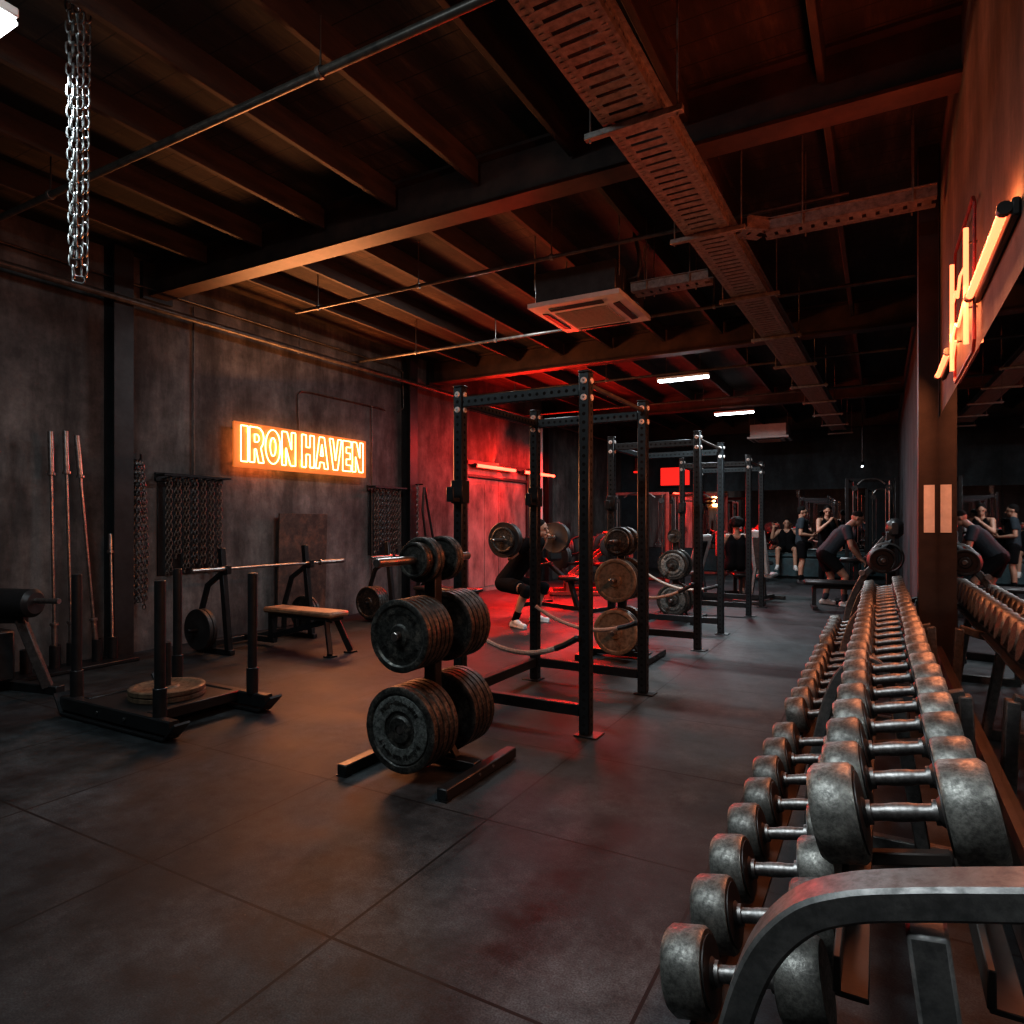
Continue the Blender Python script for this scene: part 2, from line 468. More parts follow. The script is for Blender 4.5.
def ibeam(y):
    m = M(); zb, zt = 3.86, ZC
    m.box(((XL + XR) / 2, y, zb + .012), (XR - XL, .2, .024)); m.box(((XL + XR) / 2, y, zt - .012), (XR - XL, .2, .024))
    m.box(((XL + XR) / 2, y, (zb + zt) / 2), (XR - XL, .05, zt - zb - .05))
    return struct(m.build('ceiling_beam', 'beam'))
for y in BEAMS: ibeam(y)
ys = [YF] + list(BEAMS)
for a, b in zip(ys[:-1], ys[1:]):
    for k in range(9):
        x = -6.05 + .82 * k
        if x > .2: continue
        m = M(); m.box((x, (a + b) / 2, ZC - .1), (.045, b - a - .12, .2), bev=.004)
        struct(m.build('ceiling_joist', 'joist'))
def wall_column(y, w=.2):
    m = M(); x0 = XL + .005
    m.box((x0 + .012, y, ZC / 2), (.024, w, ZC)); m.box((x0 + .17, y, ZC / 2), (.024, w, ZC)); m.box((x0 + .09, y, ZC / 2), (.15, .02, ZC))
    return struct(m.build('column', 'column'))
for y in (-1.1, 4.0, 8.85, 14.1): wall_column(y)
m = M(); m.box((.325, 5.905, ZC / 2), (.12, .024, ZC)); m.box((.325, 6.095, ZC / 2), (.12, .024, ZC)); m.box((.325, 6.0, ZC / 2), (.02, .17, ZC))
m.box((.262, 6.0, ZC / 2), (.012, .21, ZC)); struct(m.build('column', 'column_warm'))
# bracket plates where beams meet the wall
for y in BEAMS[1:4]:
    struct(M().box((XL + .03, y, 4.02), (.06, .34, .4)).build('beam_bracket', 'column'))

# large door in the red bay
d = thing('door_1', 'wide metal double door under the red tube lights', 'door', (XL, 11.9, 0)); d['kind'] = 'structure'
fr = M(); fr.box((XL + .04, 10.62, 1.3), (.09, .1, 2.6), bev=.006); fr.box((XL + .04, 13.18, 1.3), (.09, .1, 2.6), bev=.006); fr.box((XL + .04, 11.9, 2.56), (.09, 2.66, .1), bev=.006)
fr.box((XL + .035, 11.9, 2.3), (.08, 2.46, .06), bev=.006); fr.build('door_frame', 'darkbox', d)
M().box((XL + .02, 11.9, 2.42), (.035, 2.46, .18)).build('transom', 'door', d)
for k, y in enumerate((11.29, 12.51)):
    lf = M(); lf.box((XL + .02, y, 1.13), (.04, 1.2, 2.26), bev=.004)
    for s in (-1, 1): lf.box((XL + .043, y + s * .3, 1.13), (.012, .5, 2.06), bev=.004)
    L = lf.build('door_leaf', 'door', d)
    M().bar((XL + .075, y + (.5 if k == 0 else -.5), .95), (XL + .075, y + (.5 if k == 0 else -.5), 1.2), .02, .03).build('handle', 'black', L)

# mirrors
for k in range(5):
    y1 = 5.85 - 1.48 * k; y0 = y1 - 1.475
    tag(M().box((XR - .012, (y0 + y1) / 2, 1.3225), (.02, y1 - y0, 1.69)).build('wall_mirror', 'mirror'),
        ['tall wall mirror panel beside the steel column', 'second wall mirror panel from the column, behind the dumbbell rack',
         'third wall mirror panel from the column', 'fourth wall mirror panel from the column', 'wall mirror panel farthest from the column'][k], 'mirror', 'mirrors behind the dumbbell rack')
for k in range(4):
    x0 = -6.3 + 1.5 * k
    tag(M().box((x0 + .747, YB - .012, 1.46), (1.49, .02, 1.64)).build('wall_mirror', 'mirror'),
        ['back wall mirror panel nearest the concrete wall', 'second back wall mirror panel from the concrete wall', 'third back wall mirror panel from the concrete wall',
         'back wall mirror panel behind the standing men'][k], 'mirror', 'mirrors on the back wall')

# ------------------------------------------------------------------ neon sign
LET = {
 'I': (.36, [[(.0, 0), (.36, 0), (.36, 1), (0, 1)]]),
 'H': (.78, [[(0, 0), (.27, 0), (.27, .4), (.51, .4), (.51, 0), (.78, 0), (.78, 1), (.51, 1), (.51, .62), (.27, .62), (.27, 1), (0, 1)]]),
 'N': (.8, [[(0, 0), (.24, 0), (.24, .52), (.5, 0), (.8, 0), (.8, 1), (.56, 1), (.56, .48), (.3, 1), (0, 1)]]),
 'E': (.62, [[(0, 0), (.62, 0), (.62, .2), (.26, .2), (.26, .4), (.55, .4), (.55, .6), (.26, .6), (.26, .8), (.62, .8), (.62, 1), (0, 1)]]),
 'A': (.84, [[(0, 0), (.25, 0), (.29, .2), (.55, .2), (.59, 0), (.84, 0), (.58, 1), (.26, 1)], [(.33, .4), (.51, .4), (.42, .78)]]),
 'V': (.84, [[(.27, 0), (.57, 0), (.84, 1), (.59, 1), (.42, .3), (.25, 1), (0, 1)]]),
 'R': (.76, [[(0, 0), (.26, 0), (.26, .38), (.34, .38), (.48, 0), (.76, 0), (.6, .42), (.72, .56), (.76, .72), (.7, .88), (.56, .98), (.44, 1), (0, 1)],
             [(.26, .58), (.42, .58), (.5, .64), (.5, .74), (.42, .8), (.26, .8)]]),
 'O': (.84, [[(.84 / 2 + .42 * math.cos(a) * (1 if True else 1), .5 + .5 * max(-1, min(1, 1.0 * math.sin(a)))) for a in [2 * PI * k / 20 for k in range(20)]],
             [(.42 + .16 * math.cos(a), .5 + .27 * math.sin(a)) for a in [2 * PI * k / 14 for k in range(14)]]]),
}
def densify(pts, rnd=.03):
    out = []; n = len(pts)
    for i in range(n):
        p = V((*pts[i], 0)); a = V((*pts[i - 1], 0)); b = V((*pts[(i + 1) % n], 0))
        ra = min(rnd, (a - p).length * .4); rb = min(rnd, (b - p).length * .4)
        out += [p + (a - p).normalized() * ra, p * .6 + (p + (a - p).normalized() * ra) * .2 + (p + (b - p).normalized() * rb) * .2, p + (b - p).normalized() * rb]
    return out
sx = XL + .15
sign = thing('neon_sign', 'glowing orange neon sign reading IRON HAVEN on the concrete wall', 'sign', (sx, 6.55, 2.07))
Y0, Y1, Z0, Z1 = 5.35, 7.69, 2.08, 2.62
M().box((sx, (Y0 + Y1) / 2, (Z0 + Z1) / 2), (.012, Y1 - Y0, Z1 - Z0), bev=.003).build('backing_panel', 'acrylic', sign)
fm = M()
for (a, b) in (((Y0, Z0), (Y1, Z0)), ((Y1, Z0), (Y1, Z1)), ((Y1, Z1), (Y0, Z1)), ((Y0, Z1), (Y0, Z0))): fm.bar((sx, a[0], a[1]), (sx, b[0], b[1]), .02, .02, .002)
fm.build('edge_frame', 'acrylic', sign)
for (y, z) in ((Y0 + .1, Z0 + .06), (Y1 - .1, Z0 + .06), (Y0 + .1, Z1 - .06), (Y1 - .1, Z1 - .06)): M().cyl((XL, y, z), (sx + .012, y, z), .012).build('standoff', 'chrome', sign)
text = 'IRON HAVEN'; gap = .085; space = .3
tot = sum(LET[c][0] + gap if c != ' ' else space for c in text) - gap
sc = (Y1 - Y0 - .16) / tot; hh = .44; y = Y0 + .08; zb = Z0 + .065
for c in text:
    if c == ' ': y += space * sc; continue
    w, loops = LET[c]; lm = M()
    for lp in loops:
        lm.tube([(sx + .03, y + q.x * sc, zb + q.y * hh) for q in densify(lp)], .0074, 8, closed=True)
    lm.build('neon_letter', 'neon', sign); y += (w + gap) * sc
cab = M(); cab.tube([(XL + .03, 6.5, Z1), (XL + .03, 6.48, 2.9), (XL + .03, 6.48, 3.14), (XL + .03, 6.52, 3.2), (XL + .03, 6.7, 3.22), (XL + .03, 8.2, 3.22), (XL + .03, 8.3, 3.2)], .011, 6)
cab.build('power_cable', 'pipe', sign)

# ------------------------------------------------------------------ red tube lights and white ceiling tubes
def tube_light(name, label, p, q, r, mat, body='darkbox', group=None, off=(.0, 0, 0)):
    p, q = V(p), V(q); o = thing(name, label, 'light', (p + q) / 2, group=group); d = (q - p).normalized()
    M().bar(p + V(off), q + V(off), .05, .05, .006).build('housing', body, o)
    M().cyl(p + d * .04, q - d * .04, r, r, 12).build('glowing_tube', mat, o)
    for e in (p, q - d * .04): M().cyl(e, e + d * .04, r * 1.15, r * 1.15, 12).build('end_cap', body, o)
    return o
tube_light('wall_lamp', 'long red tube light above the metal double door', (XL + .17, 10.78, 2.5), (XL + .17, 12.42, 2.5), .033, 'neon_red', group='red tubes over the door', off=(-.06, 0, 0))
tube_light('wall_lamp', 'short red tube light past the double door beside the white pipe', (XL + .17, 12.75, 2.5), (XL + .17, 14.35, 2.5), .033, 'neon_red', group='red tubes over the door', off=(-.06, 0, 0))
def ceiling_tube(x0, x1, y, z, label):
    o = thing('ceiling_tube_light', label, 'light', ((x0 + x1) / 2, y, z), group='white tubes under the ceiling')
    M().box(((x0 + x1) / 2, y, z + .05), (x1 - x0, .09, .045), bev=.006).build('housing', 'white', o)
    M().box(((x0 + x1) / 2, y, z + .012), (x1 - x0 - .03, .1, .04), bev=.015).build('diffuser', 'led', o)
    for x in (x0 + .15, x1 - .15): M().cyl((x, y, z + .07), (x, y, ZC), .005, n=6).build('suspension_rod', 'pipe', o)
ceiling_tube(-3.18, -2.34, 10.58, 3.68, 'white ceiling tube light over the first two power racks')
ceiling_tube(-3.1, -2.28, 14.45, 3.68, 'white ceiling tube light closest to the back wall')
ceiling_tube(-4.5, -3.56, 1.55, 3.76, 'white ceiling tube light beside the hanging chains')
# neon on the mirror wall
rx = XR - .05
def wall_tube(y0, y1, label):
    o = thing('wall_tube_light', label, 'light', (rx, (y0 + y1) / 2, 2.42), group='coral tubes above the mirror')
    M().box((XR - .02, (y0 + y1) / 2, 2.41), (.025, y1 - y0, .06), bev=.006).build('housing', 'darkbox', o)
    M().cyl((rx, y0 + .02, 2.41), (rx, y1 - .02, 2.41), .015, n=12).build('glowing_tube', 'neon_right', o)
    for y in (y0, y1 - .03): M().cyl((rx, y, 2.41), (rx, y + .03, 2.41), .022, n=12).build('end_cap', 'darkbox', o)
wall_tube(2.62, 3.6, 'straight coral neon tube above the mirror, on the dumbbell side of the emblem')
wall_tube(4.66, 5.45, 'short coral neon tube above the mirror beside the steel column')
em = thing('neon_emblem', 'coral neon emblem of two uprights with crossbars above the mirror', 'sign', (rx, 4.06, 2.2))
def neon_stroke(pts, r=.02, mat='neon_right'): return M().tube([(rx, a, b) for a, b in pts], r, 8).build('neon_stroke', mat, em)
neon_stroke([(3.72, 2.23), (3.72, 2.77)], .011); neon_stroke([(4.40, 2.24), (4.40, 2.83)], .011)
neon_stroke([(4.34, 2.6), (4.2, 2.62), (4.1, 2.56), (3.98, 2.63), (3.8, 2.61)], .007); neon_stroke([(4.34, 2.42), (4.2, 2.45), (4.06, 2.4), (3.8, 2.45)], .007)
neon_stroke([(4.34, 2.3), (4.2, 2.36)], .006)
fm = M(); fm.tube([(XR - .03, a, b) for a, b in ((3.64, 2.18), (3.6, 2.22), (3.6, 2.84), (3.65, 2.88), (4.44, 2.91), (4.48, 2.87), (4.48, 2.22), (4.44, 2.18))], .008, 6, closed=True)
fm.build('wire_frame', 'redpaint', em)
for a, z in ((3.72, 2.4), (4.4, 2.4), (3.72, 2.7), (4.4, 2.7)): M().cyl((rx + .01, a, z), (XR - .005, a, z), .006, n=6).build('standoff', 'chrome', em)
tag(M().box((.325, 5.89, 1.5), (.07, .004, .36)).build('paper_sign', 'paper'), 'white paper notice taped to the steel column', 'notice')
# red lit panels on the back wall
p = thing('light_panel', 'red glowing light panel on the back wall behind the racks', 'light', (-5.3, YB - .08, 2.45))
M().box((-5.3, YB - .05, 2.75), (.95, .08, .62), bev=.01).build('frame', 'darkbox', p); M().box((-5.3, YB - .1, 2.75), (.85, .03, .52), bev=.006).build('glowing_face', 'redglow', p)
p = thing('wall_lamp', 'small red lamp with white bottom bar on the back wall', 'light', (-6.35, YB - .08, 2.95))
M().box((-6.35, YB - .06, 3.15), (.36, .1, .4), bev=.01).build('shade', 'redpaint', p); M().box((-6.35, YB - .09, 2.92), (.42, .1, .05), bev=.01).build('light_bar', 'redglow', p)

# ------------------------------------------------------------------ ceiling services
def pipe(label, pts, r=.028, mat='pipe', hang=(), name='ceiling_pipe', cat='pipe', rings=()):
    o = thing(name, label, cat, pts[0])
    M().tube(pts, r, 12).build('pipe_run', mat, o)
    for h in hang:
        h = V(h)
        M().cyl(h + V((0, 0, r)), (h.x, h.y, ZC), .006, n=6).build('hanger_rod', mat, o)
        M().lathe([(r + .001, -.014), (r + .009, -.014), (r + .009, .014), (r + .001, .014)], h, (1, 0, 0), 14).build('clip', 'galv', o)
    return o
pipe('thick ceiling pipe crossing in front of the nearest beam', [(XL, 2.72, 3.93), (.38, 2.72, 3.93)], .026, 'pipe', [(-5.6, 2.72, 3.93), (-2.75, 2.72, 3.93), (-.6, 2.72, 3.93)])
pipe('thin sprinkler pipe just past the first beam', [(-5.85, 5.4, 3.8), (-.2, 5.4, 3.8)], .018, 'pipe', [(-5.5, 5.4, 3.8), (-4.1, 5.4, 3.8), (-2.6, 5.4, 3.8)])
pipe('thin sprinkler pipe behind the air conditioner', [(-6.9, 7.45, 3.78), (.3, 7.45, 3.78)], .02, 'pipe', [(-5.7, 7.45, 3.78), (-4.4, 7.45, 3.78), (-1.6, 7.45, 3.78)])
pipe('thin sprinkler pipe between the second beam and the white tube', [(-6.9, 10.15, 3.7), (.3, 10.15, 3.7)], .02, 'pipe', [(-5.6, 10.15, 3.7), (-3.9, 10.15, 3.7), (-1.7, 10.15, 3.7)])
pipe('thin sprinkler pipe close to the third beam', [(-6.9, 12.6, 3.7), (.3, 12.6, 3.7)], .02, 'pipe', [(-5.2, 12.6, 3.7), (-2.9, 12.6, 3.7)])
pipe('long heating pipe along the top of the concrete wall', [(XL + .24, YF + .02, 3.66), (XL + .24, 9.4, 3.7), (XL + .24, YB - .05, 3.72)], .035, 'pipe', [(XL + .24, 2.2, 3.68), (XL + .24, 6.3, 3.69)], 'wall_pipe')
pipe('thin cable conduit above the heating pipe on the concrete wall', [(XL + .05, YF + .02, 3.92), (XL + .05, 8.5, 3.95), (XL + .07, 8.7, 3.9), (XL + .07, 8.72, 3.3), (XL + .05, 8.6, 3.22)], .013, 'pipe', (), 'wall_conduit', 'conduit')
pipe('thin vertical conduit running down beside the neon sign', [(XL + .03, 7.98, 3.22), (XL + .03, 7.98, .1)], .012, 'pipe', (), 'wall_conduit', 'conduit')
pipe('white vertical pipe beside the red lit door', [(XL + .1, 13.75, .01), (XL + .1, 13.75, 3.9)], .05, 'white', (), 'wall_pipe')
pipe('thin grey conduit dropping down the concrete wall near the chains', [(XL + .03, 4.9, 3.9), (XL + .03, 4.9, 1.95)], .012, 'pipe', (), 'wall_conduit', 'conduit')

tray = thing('cable_tray', 'long perforated steel cable tray hung under the ceiling', 'cable tray', (-1.2, 1.2, 3.6))
A, B = V((-1.24, .9, 3.6)), V((-.86, 17.6, 3.6)); D = (B - A); LEN = D.length; D.normalize(); SD = V((D.y, -D.x, 0)); TW = .33
def tray_mesh(A, D, LEN, TW, pitch=.085, hgt=.075):
    bt, sd = M(), M(); SD = V((D.y, -D.x, 0)); R = Matrix((SD, D, V((0, 0, 1)))).transposed()
    for s in (-1, 1):
        c = A + D * LEN / 2 + SD * s * TW / 2
        sd.box(c + V((0, 0, hgt / 2)), (.004, LEN, hgt), R); sd.box(c + V((0, 0, hgt)) + SD * s * .012, (.026, LEN, .006), R)
        for k in range(int(LEN / .055)):
            sd.box(A + D * (k * .055 + .03) + SD * s * (TW / 2 + .003) + V((0, 0, hgt * .5)), (.005, .03, .014), R)
        bt.box(A + D * LEN / 2 + SD * s * (TW / 2 - .035), (.07, LEN, .003), R)
    for k in range(int(LEN / pitch)):
        bt.box(A + D * ((k + .5) * pitch), (TW, pitch * .7, .004), R)
        for s in (-1, 1):
            for e in (-1, 1): sd.box(A + D * ((k + .5 + .25 * e) * pitch) + SD * s * (TW / 2 - .03) - V((0, 0, .003)), (.022, .012, .003), R)
    return bt, sd
bt, sd = tray_mesh(A, D, LEN, TW)
bt.build('tray_bottom', 'galv', tray); sd.build('tray_sides', 'galv', tray)
for k in range(11):
    c = A + D * (.95 + 1.62 * k)
    hb = M(); hb.bar(c - SD * .28 + V((0, 0, -.025)), c + SD * .28 + V((0, 0, -.025)), .042, .036, .003); hbo = hb.build('hanger_bar', 'galv', tray)
    for s in (-1, 1):
        q = c + SD * s * .25; M().cyl((q.x, q.y, q.z - .06), (q.x, q.y, ZC), .006, n=6).build('threaded_rod', 'galv', hbo)
br = thing('cable_tray', 'short cable tray branching from the main tray to the mirror wall', 'cable tray', (-.2, 5.42, 3.6))
bt, sd = tray_mesh(V((-.78, 5.42, 3.62)), V((1, 0, 0)), 1.12, .2); bt.build('tray_bottom', 'galv', br); sd.build('tray_sides', 'galv', br)
dd = V((.72, .69, 0)).normalized(); bt, sd = tray_mesh(V((-.94, 5.26, 3.62)), dd, .22, .2)
for a, b_ in ((bt, 'elbow_bottom'), (sd, 'elbow_sides')): a.build(b_, 'galv', br)
for x in (-.5, .2):
    for s in (-1, 1): M().cyl((x, 5.42 + s * .12, 3.6), (x, 5.42 + s * .12, ZC), .006, n=6).build('threaded_rod', 'galv', br)
br = thing('cable_tray', 'short cable tray between the main tray and the air conditioner', 'cable tray', (-1.7, 6.1, 3.6))
bt, sd = tray_mesh(V((-2.06, 6.1, 3.58)), V((1, 0, 0)), .72, .2); bt.build('tray_bottom', 'galv', br); sd.build('tray_sides', 'galv', br)
for x in (-1.9, -1.5):
    for s in (-1, 1): M().cyl((x, 6.1 + s * .12, 3.57), (x, 6.1 + s * .12, ZC), .006, n=6).build('threaded_rod', 'galv', br)

def cassette(x, y, z, label, mat_box):
    o = thing('air_conditioner', label, 'air conditioner', (x, y, z), group='ceiling cassette air conditioners')
    m = M(); h = .475; i = .29
    m.add([(x - h, y - h, z), (x + h, y - h, z), (x + h, y + h, z), (x - h, y + h, z), (x - h, y - h, z + .045), (x + h, y - h, z + .045), (x + h, y + h, z + .045), (x - h, y + h, z + .045),
           (x - i, y - i, z - .022), (x + i, y - i, z - .022), (x + i, y + i, z - .022), (x - i, y + i, z - .022)],
          [[0, 1, 5, 4], [1, 2, 6, 5], [2, 3, 7, 6], [3, 0, 4, 7], [4, 5, 6, 7], [0, 8, 9, 1], [1, 9, 10, 2], [2, 10, 11, 3], [3, 11, 8, 0], [8, 11, 10, 9]])
    m.build('panel', 'white', o, 20)
    g = M(); g.box((x, y, z - .026), (.54, .54, .008))
    for k in range(14): g.box((x, y - .24 + k * .037, z - .031), (.5, .008, .006))
    g.build('intake_grille', 'grille', o)
    for a in range(4):
        ca, sa = math.cos(a * PI / 2), math.sin(a * PI / 2); c = (x + ca * .375, y + sa * .375, z - .018)
        R = Matrix.Rotation(a * PI / 2, 3, 'Z') @ Matrix.Rotation(-.12, 3, 'Y'); M().box(c, (.065, .56, .012), R, .003).build('air_flap', 'darkbox', o)
    b = M(); b.box((x, y, z + .2), (.84, .84, .3), bev=.01)
    for s in (-1, 1): b.box((x + s * .42, y, z + .2), (.03, .5, .2), bev=.004)
    b.build('casing', mat_box, o)
    for sx_ in (-1, 1):
        for sy in (-1, 1): M().cyl((x + sx_ * .44, y + sy * .38, z + .2), (x + sx_ * .44, y + sy * .38, ZC), .007, n=6).build('hanger_rod', 'galv', o)
    return o
ac = cassette(-2.56, 6.23, 3.5, 'white cassette air conditioner hanging between the first two beams', 'darkbox')
M().tube([(-2.1, 6.05, 3.72), (-2.0, 6.02, 3.72), (-1.97, 6.0, 3.8), (-1.98, 6.0, 3.95), (-2.02, 6.0, 4.1), (-2.03, 6.0, ZC)], .018, 8).build('refrigerant_hose', 'darkbox', ac)
cassette(-2.4, 17.6, 3.46, 'far white cassette air conditioner in front of the back wall', 'white')
sp = thing('spotlight', 'small ceiling spotlight near the back corner', 'light', (-.35, 17.0, 2.6))
M().cyl((-.35, 17, 2.75), (-.35, 17, ZC), .012, n=8).build('stem', 'black', sp); M().cyl((-.35, 16.85, 2.66), (-.35, 17.05, 2.76), .045, .035, 14).build('head', 'black', sp)
M().cyl((-.35, 16.83, 2.65), (-.35, 16.85, 2.66), .018, n=14).build('lens', 'led', sp)
# chains hanging from the ceiling near the camera
def hang_loop(label, x, y, w, zb, ang):
    c, s = math.cos(ang), math.sin(ang); P = []
    N = 10; v = w * .3
    P.append((x - w / 2 * c, y - w / 2 * s, ZC - .02)); P.append((x - v * c, y - v * s, zb + v * 1.6))
    for k in range(1, N):
        a = PI * k / N; q = -math.cos(a) * v; P.append((x + q * c, y + q * s, zb + v * 1.6 * (1 - math.sin(a))))
    P.append((x + v * c, y + v * s, zb + v * 1.6)); P.append((x + w / 2 * c, y + w / 2 * s, ZC - .02))
    return tag(M().chain(P, .068, .038, .0054, 12, 6).build('hanging_chain', 'chain'), label, 'chain', 'chains hanging from the ceiling')
hang_loop('long steel chain loop hanging from the ceiling, the wider loop', -3.725, 1.945, .10, 2.69, PI * .16)
hang_loop('narrow steel chain loop hanging inside the wider loop', -3.655, 1.90, .045, 2.78, PI * .16)

# ------------------------------------------------------------------ weight plates
PCACHE = {}
def plate_mesh(r, t, mat, marks=False, ring=False):
    key = (r, t, mat, marks, ring); yo = -t * (.47 if ring else .22) / .24
    if key in PCACHE: return PCACHE[key]
    rh = .0265; m = M()
    P = [(rh, -.5), (.28 * r, -.5), (.33 * r, -.22), (.8 * r, -.22), (.85 * r, -.46), (.955 * r, -.5), (r, -.36), (r, .36), (.955 * r, .5), (.85 * r, .46), (.8 * r, .22), (.33 * r, .22), (.28 * r, .5), (rh, .5)]
    if mat == 'bumper': P = [(rh, -.5), (.36 * r, -.5), (.4 * r, -.38), (.9 * r, -.42), (.97 * r, -.5), (r, -.4), (r, .4), (.97 * r, .5), (.9 * r, .42), (.4 * r, .38), (.36 * r, .5), (rh, .5)]
    m.lathe([(a, b * t) for a, b in P], n=48)
    if marks:                                        # worn raised relief round the face
        rng = random.Random(3)
        for lo, hi, n in ((35, 145, 15), (205, 335, 16)):
            for k in range(n):
                if rng.random() < .1: continue
                a = math.radians(lo + (hi - lo) * (k + .5) / n); rr = r * .63
                R = Matrix((V((math.cos(a), 0, math.sin(a))), V((0, 1, 0)), V((-math.sin(a), 0, math.cos(a))))).transposed()
                for s in (-1, 1):
                    if rng.random() < .85: m.box(V((math.cos(a) * rr, yo * .24, math.sin(a) * rr)) + R @ V((0, 0, s * .0045)), (.026 if rng.random() < .7 else .012, .009, .0045), R)
                m.box(V((math.cos(a) * (rr + rng.choice((-.011, 0, .011))), yo * .24, math.sin(a) * (rr))), (.0045, .009, .012), R)
    PCACHE[key] = m.mesh('weight_plate', mat)
    return PCACHE[key]
RINGS = {}
def plate(loc, r, t, mat, label, group, ring=False, marks=False, rot=(0, 0, 0)):
    o = bpy.data.objects.new('weight_plate', plate_mesh(r, t, mat, marks, ring)); COL.objects.link(o)
    o.location = loc; o.rotation_euler = (rot[0], rot[1] , rot[2]); tag(o, label, 'weight plate', group)
    if ring:
        if r not in RINGS: RINGS[r] = M().lathe([(.44 * r, -.42 * t), (.47 * r, -.47 * t), (.76 * r, -.47 * t), (.79 * r, -.42 * t), (.79 * r, -.2 * t), (.44 * r, -.2 * t)], n=48).mesh('embossed_ring', 'plate_face')
        c = bpy.data.objects.new('embossed_ring', RINGS[r]); COL.objects.link(c); c.parent = o; c['label'] = 'paler raised ring with worn lettering'
    return o

def plate_tree(cx, cy, where, horns, post_h=1.27):
    """horns: (z, side, [(radius, thickness, material)], y of the innermost plate, horn length, stack words)"""
    t = thing('plate_tree', 'black steel plate tree ' + where, 'plate tree', (cx, cy, 0), group='plate trees')
    for s, nm in ((-1, 'base_runner'), (1, 'base_runner')):
        x = cx + s * .335; m = M(); m.box((x, cy - .03, .035), (.065, .72, .06), bev=.006)
        for y in (-.34, .28): m.box((x, cy - .03 + y, .0035), (.07, .05, .007))
        b = m.build(nm, 'black', t)
        for y in (-.08, .06): M().cyl((x + .03, cy + y, .04), (x + .038, cy + y, .04), .009, n=8).build('bolt', 'chrome', b)
    M().box((cx, cy, .05), (.61, .075, .05), bev=.005).build('cross_member', 'black', t)
    g = M(); g.box((cx, cy, post_h / 2 + .03), (.08, .07, post_h - .06), bev=.006)
    for s in (-1, 1): g.bar((cx + s * .17, cy, .075), (cx + s * .03, cy, .26), .05, .02)
    g.build('post', 'black', t)
    for (z, side, pl, y0, L, words) in horns:
        h = M(); h.cyl((cx, cy + side * .03, z), (cx, cy + side * (.03 + L), z), .024, n=16, bev=.003)
        h.lathe([(.0245, 0), (.045, 0), (.045, side * .012), (.0245, side * .012)], (cx, cy + side * .04, z), (0, 1, 0), 18)
        h.build('horn', 'barsteel', t)
        y = cy + side * y0; n = len(pl)
        for k, (r, th, mt) in enumerate(pl):
            y += side * th / 2
            out = n - 1 - k
            last = out == 0 and side < 0
            plate((cx, y, z - (.0015)), r, th * .97, mt, ('outermost' if out == 0 else ORD[out] + ' from outside') + ' ' + ('' if mt != 'plate_tan' else 'tan ') + 'weight plate on ' + words, 'plates on the plate trees',
                  ring=last and r > .21 and mt == 'plate', marks=last and mt == 'plate' and r > .15, rot=(0, random.uniform(-.4, .4) if not last else 0, 0))
            y += side * th / 2
    return t
P45 = lambda n, m='plate', r=.232, t=.047: [(r, t, m)] * n
plate_tree(-2.25, 3.10, 'heavily loaded, standing alone in front of the power racks', [
    (.285, -1, P45(5), .075, .275, 'lower front horn of the plate tree by the sled'), (.285, 1, P45(5, t=.044), .09, .34, 'lower rear horn of the plate tree by the sled'),
    (.79, -1, P45(6, r=.197, t=.04), .075, .32, 'middle front horn of the plate tree by the sled'), (.79, 1, P45(5, r=.205, t=.044), .09, .34, 'middle rear horn of the plate tree by the sled'),
    (1.19, -1, [(.128, .035, 'plate')] * 2 + [(.1, .03, 'plate')] * 2, .06, .46, 'top front horn of the plate tree by the sled'),
    (1.19, 1, [(.13, .035, 'plate')] * 2, .06, .34, 'top rear horn of the plate tree by the sled')])
plate_tree(-2.33, 6.52, 'with tan plates between the first and second power rack', [
    (.29, -1, P45(2, 'plate') + P45(1, 'plate_tan'), .08, .28, 'lower front horn of the tan plate tree'), (.29, 1, P45(2), .08, .28, 'lower rear horn of the tan plate tree'),
    (.81, -1, P45(2, 'plate', .22) + P45(1, 'plate_tan', .22), .08, .3, 'middle front horn of the tan plate tree'), (.81, 1, P45(2, r=.22), .08, .28, 'middle rear horn of the tan plate tree'),
    (1.2, -1, [(.15, .035, 'plate')] * 2 + [(.125, .03, 'plate')], .06, .3, 'top front horn of the tan plate tree'), (1.2, 1, [(.15, .035, 'plate')] * 2, .06, .28, 'top rear horn of the tan plate tree')])
plate_tree(-2.57, 9.45, 'between the second and third power rack', [
    (.29, -1, P45(2, 'plate'), .08, .26, 'lower front horn of the plate tree farther back'), (.29, 1, P45(1), .08, .26, 'lower rear horn of the plate tree farther back'),
    (.79, -1, P45(2, 'plate', .215), .08, .28, 'middle front horn of the plate tree farther back'), (.79, 1, P45(1, r=.215), .08, .26, 'middle rear horn of the plate tree farther back'),
    (1.2, -1, [(.1, .03, 'plate')], .06, .3, 'top front horn of the plate tree farther back')])

